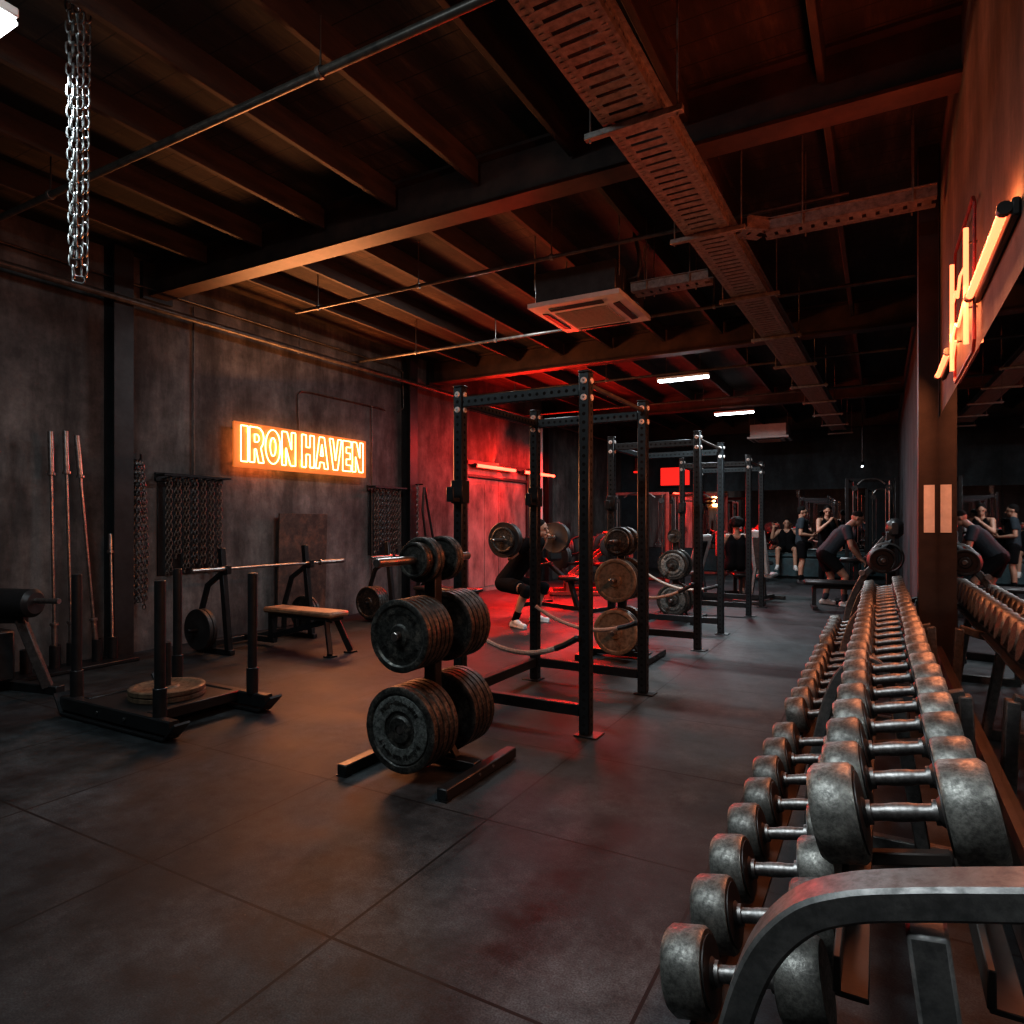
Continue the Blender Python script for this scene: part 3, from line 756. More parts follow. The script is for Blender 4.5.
# ------------------------------------------------------------------ barbells
def barbell(loc, rot, label, group='barbells', sleeve=.415, inner=1.31, mat='barsteel'):
    o = thing('barbell', label, 'barbell', loc, rot, group); T = W[o.name]
    def b(m, n): m.xf(T); return m.build(n, mat, o)
    b(M().cyl((0, -inner / 2, 0), (0, inner / 2, 0), .0145, n=12), 'shaft')
    for s in (-1, 1):
        m = M().cyl((0, s * inner / 2, 0), (0, s * (inner / 2 + .03), 0), .036, n=16, bev=.004); m.cyl((0, s * (inner / 2 + .03), 0), (0, s * (inner / 2 + sleeve), 0), .0248, n=16, bev=.003)
        b(m, 'sleeve')
    return o
def rot_to(p, q):
    """euler that lays a local Y bar from p towards q"""
    return V((0, 1, 0)).rotation_difference((V(q) - V(p)).normalized()).to_euler()
def leaning_bar(p, q, label, L=None, mat='barsteel', sleeve=.415):
    p, q = V(p), V(q); L = L or (q - p).length; d = (q - p).normalized()
    return barbell(p + d * L / 2, rot_to(p, q), label, 'barbells standing in the floor holder', sleeve, L - 2 * sleeve, mat)
hold = thing('barbell_holder', 'low black barbell holder with floor sockets along the concrete wall', 'barbell holder', (-6.72, 3.45, 0))
M().box((-6.7, 3.42, .02), (.34, 1.15, .035), bev=.006).build('base', 'black', hold)
for y in (3.06, 3.3, 3.45, 3.68, 3.83):
    M().lathe([(.037, .04), (.046, .04), (.046, .25), (.037, .25)], (-6.72, y, 0), (0, 0, 1), 18).build('socket', 'black', hold)
leaning_bar((-6.72, 3.3, .045), (-6.8, 3.3, 2.25), 'upright barbell in the holder, closest to the roller machine')
leaning_bar((-6.72, 3.45, .045), (-6.8, 3.43, 2.27), 'upright barbell standing second in the floor holder')
leaning_bar((-6.72, 3.68, .045), (-6.8, 3.53, 2.24), 'tilted barbell leaning over the others in the floor holder')
leaning_bar((-6.72, 3.83, .045), (-6.88, 3.9, 1.28), 'short thin bar standing last in the floor holder', sleeve=.2)

# ------------------------------------------------------------------ chains on the wall
def chain_strip(pts_list, label, name='hanging_chain', mat='chain_dark', group=None, L=.06, w=.034, r=.0062):
    m = M()
    for p in pts_list: m.chain(p, L, w, r, 8, 4)
    return tag(m.build(name, mat), label, 'chain', group)
hk = thing('wall_hook', 'small black hook holding the thick chain bundle on the wall', 'hook', (XL, 4.2, 2.05))
M().box((XL + .01, 4.2, 2.06), (.02, .07, .16), bev=.003).build('plate', 'black', hk); M().tube([(XL + .02, 4.2, 2.06), (XL + .13, 4.2, 2.05), (XL + .15, 4.2, 2.08), (XL + .15, 4.2, 2.12)], .012, 8).build('hook_rod', 'black', hk)
rng = random.Random(5); strands = []
for k in range(7):
    y = 4.2 + (k - 3) * .021; x = XL + .075 + (k % 3) * .035
    strands.append([(x, 4.2 + (y - 4.2) * .4, 2.05), (x, y, 1.7), (x + .01, y * 1. + (y - 4.2) * .5, 1.1), (x, y + (y - 4.2) * .3, .46 + rng.uniform(0, .12))])
chain_strip(strands, 'thick bundle of steel chains hanging from one wall hook', 'chain_bundle', 'chain')
def chain_rack(y0, y1, zt, zb, label, n, bright, desc, grp):
    o = thing('chain_rack', label, 'rack', (XL, (y0 + y1) / 2, zb))
    M().box((XL + .015, (y0 + y1) / 2, zt), (.03, y1 - y0 + .12, .1), bev=.004).build('back_rail', 'black', o)
    M().bar((XL + .17, y0 - .06, zt + .02), (XL + .17, y1 + .06, zt + .02), .03, .03).build('front_rail', 'black', o)
    M().box((XL + .008, (y0 + y1) / 2, (zt + zb) / 2 + .06), (.016, y1 - y0 + .06, zt - zb - .05), bev=.003).build('back_board', 'black', o)
    for y in (y0 - .04, y1 + .04): M().bar((XL, y, zt + .02), (XL + .18, y, zt + .02), .03, .03).build('bracket', 'black', o)
    for k in range(n):
        y = y0 + (k + .5) * (y1 - y0) / n; M().cyl((XL + .02, y, zt - .01), (XL + .16, y, zt + .005), .008, n=8).build('peg', 'black', o)
        L = zb + (.12 if k % 3 == 1 else .0) + rng.uniform(0, .16); x = XL + .1
        chain_strip([[(x - .03, y - .004, zt), (x - .03, y - .004, L)], [(x + .02, y + .004, zt), (x + .02, y + .004, L + .06)]],
                    ('bright ' if k in bright else 'dark ') + 'doubled chain hanging ' + ORD[k] + ' along ' + desc, mat='chain' if k in bright else 'chain_dark', group=grp)
chain_rack(4.5, 5.24, 1.9, .72, 'black wall rack of hanging chains beside the neon sign', 7, (3,), 'the chain rack by the neon sign', 'chains on the rack by the neon sign')
chain_rack(7.95, 8.62, 1.93, .8, 'black wall rack of hanging chains beyond the neon sign', 5, (1, 2), 'the chain rack near the red bay', 'chains on the rack near the red bay')
st = M(); st.tube([(XL + .3, 8.98, 1.98), (XL + .3, 8.94, 1.6), (XL + .34, 9.0, 1.0), (XL + .34, 9.12, .85), (XL + .34, 9.22, 1.0), (XL + .3, 9.1, 1.6), (XL + .3, 9.0, 1.98)], .022, 8, closed=True)
tag(st.build('hanging_resistance_band', 'leather'), 'black stretch band looped over a hook beside the column', 'band')
chain_strip([[(XL + .26, 8.86, 2.02), (XL + .26, 8.85, .95)], [(XL + .22, 8.9, 2.02), (XL + .22, 8.9, 1.05)]], 'loose chain pair hanging in front of the second column', mat='chain')
hk = M(); hk.cyl((XL + .18, 8.9, 2.03), (XL + .34, 8.9, 2.03), .012, n=8); tag(hk.build('column_hook', 'black'), 'small black peg on the column carrying the loose chains', 'hook')
tag(M().box((XL + .06, 6.53, .76), (.03, .86, 1.51), Matrix.Rotation(.035, 3, 'Y') @ Matrix.Identity(3), .004).build('steel_sheet', 'rust'), 'rusty steel sheet leaning against the wall under the neon sign', 'sheet')

# ------------------------------------------------------------------ prowler sled
sl = thing('push_sled', 'black push sled with four upright posts on the rubber floor', 'sled', (-4.55, 2.95, 0))
def skid(y):
    m = M(); P = [(-5.22, y, .16), (-5.2, y, .03), (-3.86, y, .03), (-3.73, y, .14)]
    m.rect_tube([(-5.2, y, .085), (-3.92, y, .085)], .07, .1, (0, 1, 0)); m.rect_tube([(-5.25, y, .15), (-5.16, y, .018), (-4.5, y, .014), (-3.96, y, .018), (-3.84, y, .13)], .11, .016, (0, 1, 0))
    s = m.build('skid', 'black', sl)
    for x in (-4.72, -4.4): M().cyl((x, y - .036, .085), (x, y - .045, .085), .012, n=8).build('bolt', 'chrome', s)
skid(2.62); skid(3.36)
for x, y in ((-5.12, 2.66), (-4.1, 2.64), (-5.0, 3.37), (-4.08, 3.35)):
    m = M(); m.cyl((x, y, .13), (x, y, .32), .043, n=16, bev=.004); m.cyl((x, y, .3), (x, y, 1.02), .034, n=16, bev=.004); m.build('post', 'black', sl)
m = M(); m.box((-4.62, 2.99, .115), (.8, .7, .02), bev=.004); m.build('deck', 'black', sl)
for x in (-4.24, -4.99): M().bar((x, 2.66, .1), (x, 3.34, .1), .07, .07).build('cross_bar', 'black', sl)
m = M(); m.cyl((-4.57, 3.0, .12), (-4.57, 3.0, .52), .026, n=16, bev=.003); m.build('plate_post', 'black', sl)
for k in range(2): plate((-4.57, 3.0, .145 + .04 * k), .255, .038, 'plate_brown', ['lower', 'upper'][k] + ' brown weight plate lying flat on the push sled', 'plates on the sled', rot=(PI / 2, 0, 0), ring=False)

# ------------------------------------------------------------------ bench press stations
def bench_station(px, cy, where, pad, x_end, half=.58):
    o = thing('bench_press', where, 'bench', (px, cy, 0))
    for s in (-1, 1):
        y = cy + s * half; m = M(); m.bar((px + .06, y, .03), (px - .06, y, 1.12), .065, .06, .005); u = m.build('upright', 'black', o)
        b = M(); b.rect_tube([(px - .42, y, .03), (px - .4, y, .4), (px - .28, y, .72), (px - .05, y, .86)], .05, .05, (0, 1, 0)); b.build('rear_brace', 'black', o)
        j = M(); j.box((px + .02, y, .86), (.09, .06, .02), bev=.003); j.box((px + .06, y, .9), (.015, .06, .08), bev=.003); j.build('bar_hook', 'black', u)
        M().bar((px - .46, y, .03), (px + .12, y, .03), .06, .05, .005).build('foot_rail', 'black', o)
        h = M(); h.cyl((px - .2, y, .27), (px - .2, y + s * .3, .27), .024, n=14, bev=.003); h.bar((px - .2, y, .05), (px - .2, y, .3), .05, .05); h.build('storage_horn', 'black', o)
    M().bar((px - .4, cy - half, .06), (px - .4, cy + half, .06), .06, .06, .005).build('cross_tube', 'black', o)
    M().box(((px + x_end) / 2 + .05, cy, .425), (x_end - px - .0, .29, .06), bev=.02).build('pad', pad, o)
    M().box(((px + x_end) / 2 + .05, cy, .375), (x_end - px - .1, .2, .04), bev=.005).build('pad_board', 'black', o)
    m = M(); m.bar((px, cy, .1), (x_end - .1, cy, .35), .06, .06); m.bar((px - .4, cy, .07), (px + .1, cy, .07), .06, .06); m.bar((px + .05, cy, .05), (px + .05, cy, .4), .07, .07, .005); m.build('spine', 'black', o)
    m = M()
    for s in (-1, 1): m.bar((x_end - .08, cy + s * .07, .37), (x_end + .05, cy + s * .15, .02), .05, .06, .005)
    m.box((x_end + .05, cy + .15, .008), (.1, .1, .014)); m.box((x_end + .05, cy - .15, .008), (.1, .1, .014)); m.build('front_leg', 'black', o)
    return o
bench_station(-6.05, 5.2, 'bench press with tan bench top below the neon sign', 'tanpad', -5.02)
barbell((-6.02, 5.28, .905), (0, 0, 0), 'empty barbell racked on the bench press with the tan top', 'barbells on the bench presses')
for s in (-1, 1):
    for k in range(2): plate((-6.25, 5.2 + s * (.58 + .12 + .05 * k), .27), .215, .046, 'bumper' if s < 0 else 'plate', ['inner', 'outer'][k] + ' plate stored low on the tan bench press, ' + ('roller machine' if s < 0 else 'rusty sheet') + ' end', 'plates stored on the bench presses')
bench_station(-6.05, 7.9, 'bench press beside the second chain rack, behind the big plate tree', 'leather', -5.0)
barbell((-6.02, 7.95, .915), (0, 0, 0), 'barbell racked on the bench press by the second chain rack', 'barbells on the bench presses')
for k in range(4): plate((-6.25 , 7.9 - (.58 + .07 + .052 * k), .27), .225, .05, 'plate', ORD[3 - k] + ' plate from outside on the low horn by the second chain rack', 'plates stored on the bench presses')
for k in range(2): plate((-6.25 , 7.9 + (.58 + .07 + .052 * k), .27), .225, .05, 'plate', ['inner', 'outer'][k] + ' plate on the far low horn of the bench press by the red bay', 'plates stored on the bench presses')

# ------------------------------------------------------------------ power racks
def bolt(m, p, ax): m.lathe([(.006, 0), (.022, 0), (.022, .006), (.016, .011), (.006, .011)], p, ax, 14); return m
def power_rack():
    x0, x1, y0, y1, h = -.495, .495, -.6, .6, 2.38
    o = thing('power_rack', 'power rack', 'power rack')
    for x in (x0, x1):
        for y in (y0, y1):
            u = M().box((x, y, h / 2 + .004), (.075, .075, h - .008), bev=.006).build('upright', 'rack_z', o, origin=(x, y, h / 2))
            for z in (h - .055, h - .165): bolt(M(), (x, y - .0375, z), (0, -1, 0)).build('bolt', 'white', u)
            for z in (h - .055, h - .165): bolt(M(), (x + .0375, y, z), (1, 0, 0)).build('bolt', 'white', u)
            M().box((x, y, h + .006), (.08, .08, .014), bev=.004).build('top_cap', 'black', u)
            f = M().box((x + (.02 if x > 0 else -.02), y, .005), (.16, .14, .01), bev=.002).build('foot_plate', 'black', o)
    for y in (y0, y1):
        M().box((0, y, h - .11), (.915, .055, .075), bev=.005).build('top_beam', 'rack_x', o, origin=(0, y, h - .11))
        M().box((0, y, .16), (.915, .06, .075), bev=.005).build('base_beam', 'black', o)
    M().box((x0, 0, h - .11), (.055, 1.125, .06), bev=.005).build('side_beam', 'rack_y', o, origin=(x0, 0, h - .11))
    M().cyl((x1, y0 + .037, h - .07), (x1, y1 - .037, h - .07), .017, n=12).build('pull_up_bar', 'pipe', o)
    M().box((x0, 0, .16), (.06, 1.125, .075), bev=.005).build('base_rail', 'black', o)
    for x, y in ((x0, y0), (x0, y1)):
        j = M(); j.box((x, y, 1.62), (.1, .1, .17), bev=.006); j.box((x, y - .085, 1.56), (.06, .1, .03), bev=.004); j.box((x, y - .13, 1.6), (.06, .014, .1), bev=.004); j.build('bar_cradle', 'black', o)
    return o
pr_ = Proto(power_rack())
pr_.at((-2.185, 4.63, 0), (0, 0, 0), 'tall black power rack closest to the big plate tree', group='power racks in a row')
pr_.at((-2.235, 7.88, 0), (0, 0, 0), 'black power rack behind the tan plate tree, second in the row', group='power racks in a row')
pr_.at((-2.2, 10.88, 0), (0, 0, 0), 'black power rack third in the row, nearest the seated person', group='power racks in a row')
def rope(label, p, q, sag, clip=None):
    p, q = V(p), V(q); P = [p.lerp(q, k / 18) - V((0, 0, sag * 4 * (k / 18) * (1 - k / 18))) for k in range(19)]
    o = thing('rope', label, 'rope', (p + q) / 2, group='ropes strung across the racks')
    m = M().tube(P, .017, 8); 
    m.build('strand', 'rope', o)
    M().tube(P[-4:], .021, 8).build('sleeve', 'leather', o)
    M().lathe([(.0, -.01), (.022, -.01), (.022, .02), (.0, .02)], q, (1, 0, 0), 12).build('end_clip', 'black', o)
rope('pale rope sagging across the front of the first power rack', (-2.64, 3.968, .7), (-1.73, 3.968, .64), .16)
rope('pale rope sagging across the back of the first power rack', (-2.64, 5.166, .66), (-1.73, 5.166, .58), .12)
rope('pale rope sagging across the front of the second power rack', (-2.69, 7.22, .66), (-1.78, 7.22, .72), .14)
rope('pale rope sagging across the back of the second power rack', (-2.69, 8.42, .74), (-1.78, 8.42, .6), .12)

# ------------------------------------------------------------------ dumbbell rack and dumbbells
dr = thing('dumbbell_rack', 'long two-tier grey dumbbell rack along the mirror wall', 'rack', (0, 3.8, 0))
def catmull(P, n=6):
    out = []; Q = [V(p) for p in P]; Q = [Q[0] * 2 - Q[1]] + Q + [Q[-1] * 2 - Q[-2]]
    for i in range(1, len(Q) - 2):
        for k in range(n):
            t = k / n; a, b, c, d = Q[i - 1:i + 3]
            out.append(.5 * ((2 * b) + (c - a) * t + (2 * a - 5 * b + 4 * c - d) * t * t + (3 * b - a - 3 * c + d) * t ** 3))
    return out + [Q[-2]]
for y in (1.16, 3.226, 5.224, 7.0):
    prof = [(-.275, .02), (-.255, .3), (-.22, .52), (-.175, .675), (-.115, .765), (-.045, .81), (.05, .842), (.16, .872), (.36, .925)]
    if y > 2: prof = [(-.275, .02), (-.255, .3), (-.22, .52), (-.175, .675), (-.12, .765), (-.06, .8), (-.01, .785), (.03, .72), (.08, .66), (.16, .66), (.3, .7)]
    f = M(); f.rect_tube(catmull([(a, y, b) for a, b in prof]), .075 if y < 2 else .046, .05, (0, 1, 0)); s = f.build('side_frame', 'greysteel', dr)
    m = M(); m.bar((.06, y, .8 if y < 2 else .66), (.16, y, .02), .055, .07, .006); m.bar((.3, y, .84 if y < 2 else .7), (.33, y, .02), .05, .07, .006); m.bar((-.29, y, .03), (.34, y, .03), .05, .07, .006); m.build('leg', 'greysteel', dr)
for (x, z, t) in ((-.334, .347, 0), (-.136, .387, 0), (-.062, .66, 1), (.145, .705, 1)):
    m = M(); m.bar((x, 1.2, z), (x, 7.0, z), .012, .06, .002); m.bar((x + .022, 1.2, z - .03), (x + .022, 7.0, z - .03), .05, .01, .002); m.build('rail', 'column_warm', dr)
m = M()
for y in [1.8 + .9 * k for k in range(6)]: M().bar((-.06, y, .59), (.145, y, .635), .03, .03).build('cross_brace', 'column_warm', dr)

def dumbbell(r, th, hl):
    o = thing('dumbbell', 'dumbbell', 'dumbbell')
    g = M(); g.cyl((-hl / 2 - .004, 0, 0), (hl / 2 + .004, 0, 0), .0165, n=14); 
    g.lathe([(.0165, -hl * .2), (.0185, -hl * .1), (.0185, hl * .1), (.0165, hl * .2)], (0, 0, 0), (1, 0, 0), 14); g.build('handle', 'chrome', o)
    for s in (-1, 1):
        x = s * (hl / 2); m = M()
        m.lathe([(0.016, x), (r * .93, x), (r, x + s * .008), (r, x + s * (th - .012)), (r * .9, x + s * th), (0.001, x + s * th)], (0, 0, 0), (1, 0, 0), 34, closed=False)
        m.lathe([(0.001, x + s * .002), (0.016, x)], (0, 0, 0), (1, 0, 0), 34, closed=False)
        h = m.build('head', 'dumbbell', o, 45)
        c = M(); c.lathe([(r * .2, x - s * .001), (r * .82, x - s * .001), (r * .82, x - s * .004), (.03, x - s * .005), (.022, x - s * .014), (.016, x - s * .016), (.0165, x)], (0, 0, 0), (1, 0, 0), 30, closed=False); c.build('inner_disc', 'dumbbell_cap', h)
        c = M(); c.lathe([(.0165, x - s * .006), (.024, x - s * .006), (.024, x - s * .02), (.0165, x - s * .02)], (0, 0, 0), (1, 0, 0), 16); c.build('collar', 'chrome', h)
    return o
top = Proto(dumbbell(.098, .086, .15)); top2 = Proto(dumbbell(.086, .08, .148)); low = Proto(dumbbell(.084, .082, .14))
TILT = -.21
y = 1.545
for k in range(25):
    P_ = top if k == 0 else top2
    P_.at((.04 + random.uniform(-.004, .004), y, .815 if k == 0 else .805), (0, TILT, random.uniform(-.015, .015)),
          ('biggest grey dumbbell, first on the top tier beside the curved rack end' if k == 0 else ORD[k] + ' round dumbbell on the top tier from the open end') , group='dumbbells on the top tier')
    y += .238 if k == 0 else .222
y = 1.385
k = 0
while y < 6.9:
    if not (3.11 < y < 3.34 or 5.11 < y < 5.34):
        low.at((-.236 + random.uniform(-.006, .006), y, .488), (0, TILT, random.uniform(-.02, .02)), (ORD[k] + ' round dumbbell on the lower tier from the open end'), group='dumbbells on the lower tier')
        k += 1
    y += .232

# ------------------------------------------------------------------ machines and benches
# roller machine at the concrete wall, cut by the picture edge
o = thing('roller_machine', 'black roller pad machine with a slanted grey leg beside the barbell holder', 'gym machine', (-6.1, 2.75, 0))
m = M(); m.bar((-6.06, 2.72, .62), (-5.93, 2.86, .05), .07, .07, .006); m.build('slanted_leg', 'greysteel', o)
m = M(); m.bar((-6.75, 2.72, .035), (-5.82, 2.9, .035), .08, .07, .006); m.build('foot_rail', 'black', o)
m = M(); m.cyl((-6.35, 2.6, .75), (-5.9, 2.76, .75), .115, n=22, bev=.03); m.build('roller_pad', 'leather', o)
M().cyl((-5.9, 2.76, .77), (-5.7, 2.83, .77), .022, n=12).build('roller_rod', 'barsteel', o)
m = M(); m.bar((-6.3, 2.6, .05), (-6.3, 2.6, .66), .08, .08, .006); m.bar((-6.3, 2.6, .62), (-6.02, 2.74, .62), .07, .07, .006); m.build('frame', 'black', o)
m = M(); m.box((-6.42, 2.62, .3), (.35, .3, .42), bev=.02); m.build('weight_housing', 'black', o)

def row_machine(loc, rz, label, frame='black', group=None):
    o = thing('row_machine', label, 'gym machine', loc, (0, 0, rz), group); T = W[o.name]
    def b(m, n, mt, p=None): return m.xf(T).build(n, mt, p or o)
    m = M(); m.bar((0, 0, .03), (1.3, 0, .03), .08, .06, .005); m.bar((0, -.35, .03), (0, .35, .03), .08, .06, .005); m.bar((1.3, -.3, .03), (1.3, .3, .03), .08, .06, .005); b(m, 'base', frame)
    m = M(); m.bar((.05, 0, .05), (.2, 0, 1.15), .08, .07, .005); m.bar((.15, 0, .8), (.75, 0, .45), .07, .06, .005); m.bar((.95, 0, .05), (.8, 0, .45), .07, .07, .005); b(m, 'frame', frame)
    b(M().box((.85, 0, .5), (.42, .3, .07), bev=.025), 'seat', 'leather'); b(M().box((.42, 0, .92), (.09, .3, .32), Matrix.Rotation(-.15, 3, 'Y'), .03), 'chest_pad', 'leather')
    for s in (-1, 1):
        m = M(); m.tube(catmull([(.2, s * .12, 1.12), (.12, s * .42, 1.0), (.3, s * .46, .7), (.75, s * .4, .75)]), .025, 8); m.cyl((.12, s * .42, .8), (.12, s * .72, .8), .024, n=10); m.bar((.12, s * .42, 1.0), (.12, s * .42, .78), .04, .04); b(m, 'lever_arm', frame)
        for k in range(2): 
            M_ = M().lathe([(.03, 0), (.2, 0), (.21, .01), (.21, .035), (.2, .045), (.03, .045)], (.12, s * (.46 + .05 * k) - (.0225), .8), (0, 1, 0), 26); b(M_, 'plate_disc', 'bumper')
    return o
row_machine((-5.1, 10.0, 0), -.35, 'black plate-loaded row machine in front of the red lit door')
row_machine((-5.75, 13.9, 0), -.9, 'second row machine standing past the red lit door', group=None)

def leg_press(loc, rz, label):
    o = thing('leg_press', label, 'gym machine', loc, (0, 0, rz)); T = W[o.name]
    def b(m, n, mt, p=None): return m.xf(T).build(n, mt, p or o)
    m = M()
    for s in (-1, 1): m.bar((0, s * .36, .05), (1.6, s * .36, .05), .08, .07, .005)
    for x in (0, .8, 1.6): m.bar((x, -.36, .05), (x, .36, .05), .07, .06, .005)
    b(m, 'base', 'redpaint')
    for s in (-1, 1):
        m = M(); m.bar((.25, s * .34, .25), (1.5, s * .34, 1.25), .06, .06, .005); m.bar((1.5, s * .34, .05), (1.5, s * .34, 1.28), .07, .06, .005); m.bar((.3, s * .34, .05), (.3, s * .34, .3), .06, .06); b(m, 'slide_rail', 'redpaint')
    b(M().box((1.25, 0, 1.05), (.05, .62, .5), Matrix.Rotation(-.9, 3, 'Y'), .01), 'foot_platform', 'darkbox')
    b(M().box((.5, 0, .33), (.5, .42, .1), Matrix.Rotation(.2, 3, 'Y'), .03), 'seat', 'leather'); b(M().box((.12, 0, .65), (.11, .42, .7), Matrix.Rotation(-.55, 3, 'Y'), .04), 'backrest', 'leather')
    for s in (-1, 1):
        b(M().cyl((1.1, s * .3, .95), (1.1, s * .75, .95), .024, n=12), 'horn', 'barsteel')
        for k in range(2): b(M().lathe([(.026, 0), (.2, 0), (.22, .012), (.22, .035), (.2, .046), (.026, .046)], (1.1, s * (.47 + .055 * k) - .023, .95), (0, 1, 0), 30), 'plate_disc', 'bumper')
    return o
leg_press((-5.6, 11.6, 0), .5, 'red framed leg press machine behind the squatting lifter')

def cable_machine(loc, rz, label, frame, w=1.5, h=2.25):
    o = thing('cable_machine', label, 'gym machine', loc, (0, 0, rz)); T = W[o.name]
    def b(m, n, mt, p=None): return m.xf(T).build(n, mt, p or o)
    for s in (-1, 1):
        x = s * w / 2; m = M(); m.box((x, -.18, h / 2), (.07, .07, h), bev=.005); m.box((x, .22, h / 2), (.07, .07, h), bev=.005); m.box((x, .02, .03), (.09, .6, .06), bev=.005); m.box((x, .02, h - .03), (.07, .45, .06), bev=.005); b(m, 'tower', frame)
        for yy in (-.05, .09): b(M().cyl((x - s * .12, yy, .08), (x - s * .12, yy, h - .05), .016, n=10), 'guide_rod', 'barsteel')
        m = M()
        for k in range(10): m.box((x - s * .12, .02, .16 + .052 * k), (.13, .3, .047), bev=.004)
        b(m, 'weight_stack', 'black')
        m = M(); m.lathe([(.012, -.015), (.06, -.015), (.052, 0), (.06, .015), (.012, .015)], (x - s * .14, -.2, h - .2), (0, 1, 0), 20); b(m, 'pulley', 'darkbox')
        m = M(); m.cyl((x - s * .2, -.2, h - .22), (x - s * .2, -.2, 1.0), .006, n=6); m.tube([(x - s * .2, -.2, 1.0), (x - s * .27, -.2, .88), (x - s * .13, -.2, .88)], .012, 6, closed=True); b(m, 'cable_handle', 'barsteel')
    b(M().box((0, .02, h - .03), (w, .09, .07), bev=.005), 'cross_beam', frame); b(M().box((0, .2, .04), (w, .07, .06), bev=.005), 'floor_beam', frame)
    b(M().tube(catmull([(-w * .28, -.05, h - .12), (-w * .14, -.05, h - .02), (w * .14, -.05, h - .02), (w * .28, -.05, h - .12)]), .016, 8), 'pull_up_bar', 'barsteel')
    return o
cable_machine((-5.0, 15.2, 0), .25, 'red framed cable machine behind the power racks', 'redpaint', 1.3, 2.1)
cable_machine((-4.3, 17.8, 0), 0, 'red framed cable machine against the back mirror', 'redpaint', 1.5, 2.15)
cable_machine((-.16, 15.6, 0), .05, 'dark cable machine with shiny guide rods in the back corner', 'black', .9, 2.3)
cable_machine((.02, 18.3, 0), 0, 'dark cable machine tight against the back corner', 'black', .6, 2.2)

def incline_bench(loc, rz, label, pad='leather', ang=.95, frame='black', sub=True):
    o = thing('incline_bench', label, 'bench', loc, (0, 0, rz)); T = W[o.name]
    def b(m, n, mt, p=None): return m.xf(T).build(n, mt, p or o)
    m = M(); m.bar((-.5, 0, .06), (.6, 0, .06), .07, .06, .005); m.bar((-.5, -.28, .035), (-.5, .28, .035), .07, .06, .005); m.bar((.6, -.22, .035), (.6, .22, .035), .07, .06, .005); m.bar((.2, 0, .06), (.15, 0, .42), .07, .06, .005); m.bar((-.42, 0, .06), (-.2, 0, .62), .05, .05, .005); b(m, 'frame', frame)
    b(M().box((.3, 0, .45), (.36, .3, .07), Matrix.Rotation(-.08, 3, 'Y'), .025), 'seat', pad)
    d = V((-math.cos(ang), 0, math.sin(ang))); c = V((.08, 0, .47)) + d * .42; n = V((math.sin(ang), 0, math.cos(ang)))
    R = Matrix((d, V((0, 1, 0)), n)).transposed(); R.col[0] = d
    b(M().box(c, (.82, .3, .07), R, .025), 'backrest', pad); b(M().box(c - n * .05, (.6, .12, .04), R, .006), 'back_board', frame)
    return o
incline_bench((-1.84, 12.25, 0), 1.35, 'pale grey incline bench beside the seated person in the black vest', 'palepad', 1.25, 'greysteel')
incline_bench((-3.0, 12.5, 0), 2.2, 'pale grey incline bench standing empty beside the third power rack', 'palepad', 1.0)
o = thing('preacher_bench', 'dark waist-high padded bench with a slanted pale lever under the leaning man', 'bench', (-.4, 12.75, 0))
M().box((-.36, 12.78, .745), (.5, .3, .085), bev=.03).build('arm_pad', 'leather', o)
m = M(); m.bar((-.36, 12.78, .05), (-.36, 12.78, .71), .08, .08, .006); m.bar((-.36, 12.78, .35), (.05, 12.85, .12), .06, .06, .005); m.build('post', 'black', o)
m = M(); m.bar((-.7, 12.75, .03), (.12, 12.85, .03), .08, .06, .005); m.bar((-.65, 12.5, .03), (-.65, 13.0, .03), .08, .06, .005); m.bar((.1, 12.6, .03), (.1, 13.1, .03), .08, .06, .005); m.build('base', 'black', o)
m = M(); m.bar((-.22, 12.7, .78), (.12, 12.72, 1.22), .05, .05, .005); m.build('lever', 'galv', o)
M().cyl((.05, 12.6, 1.2), (.19, 12.84, 1.24), .03, n=12).build('grip', 'leather', o)

def flat_bench(loc, rz, label, pad, L=1.15):
    o = thing('flat_bench', label, 'bench', loc, (0, 0, rz)); T = W[o.name]
    def b(m, n, mt): return m.xf(T).build(n, mt, o)
    b(M().box((0, 0, .43), (L, .3, .08), bev=.03), 'pad', pad)
    m = M(); m.bar((-L / 2 + .15, 0, .36), (L / 2 - .15, 0, .36), .06, .06, .005); b(m, 'spine', 'black')
    for s in (-1, 1):
        m = M(); x = s * (L / 2 - .16); m.bar((x, 0, .36), (x, 0, .04), .06, .06, .005); m.bar((x, -.25, .03), (x, .25, .03), .07, .06, .005); b(m, 'leg', 'black')
    return o
flat_bench((-.62, 11.75, 0), .15, 'black flat bench beside the leaning man', 'leather', .95)
bx = thing('padded_box', 'long low teal padded box in front of the back mirror', 'plyometric box', (-1.6, 17.9, 0))
M().box((-1.55, 17.95, .28), (2.3, .7, .5), bev=.04).build('body', 'teal', bx); M().box((-1.55, 17.95, .57), (2.36, .76, .09), bev=.03).build('top_pad', 'teal', bx); M().box((-1.55, 17.95, .025), (2.1, .55, .05)).build('plinth', 'black', bx)
flat_bench((-2.36, 13.05, 0), 1.9, 'flat bench under the seated person with curly hair', 'leather', 1.0)
flat_bench((-2.55, 16.6, 0), .2, 'small dark flat bench near the teal padded box', 'leather', .7)

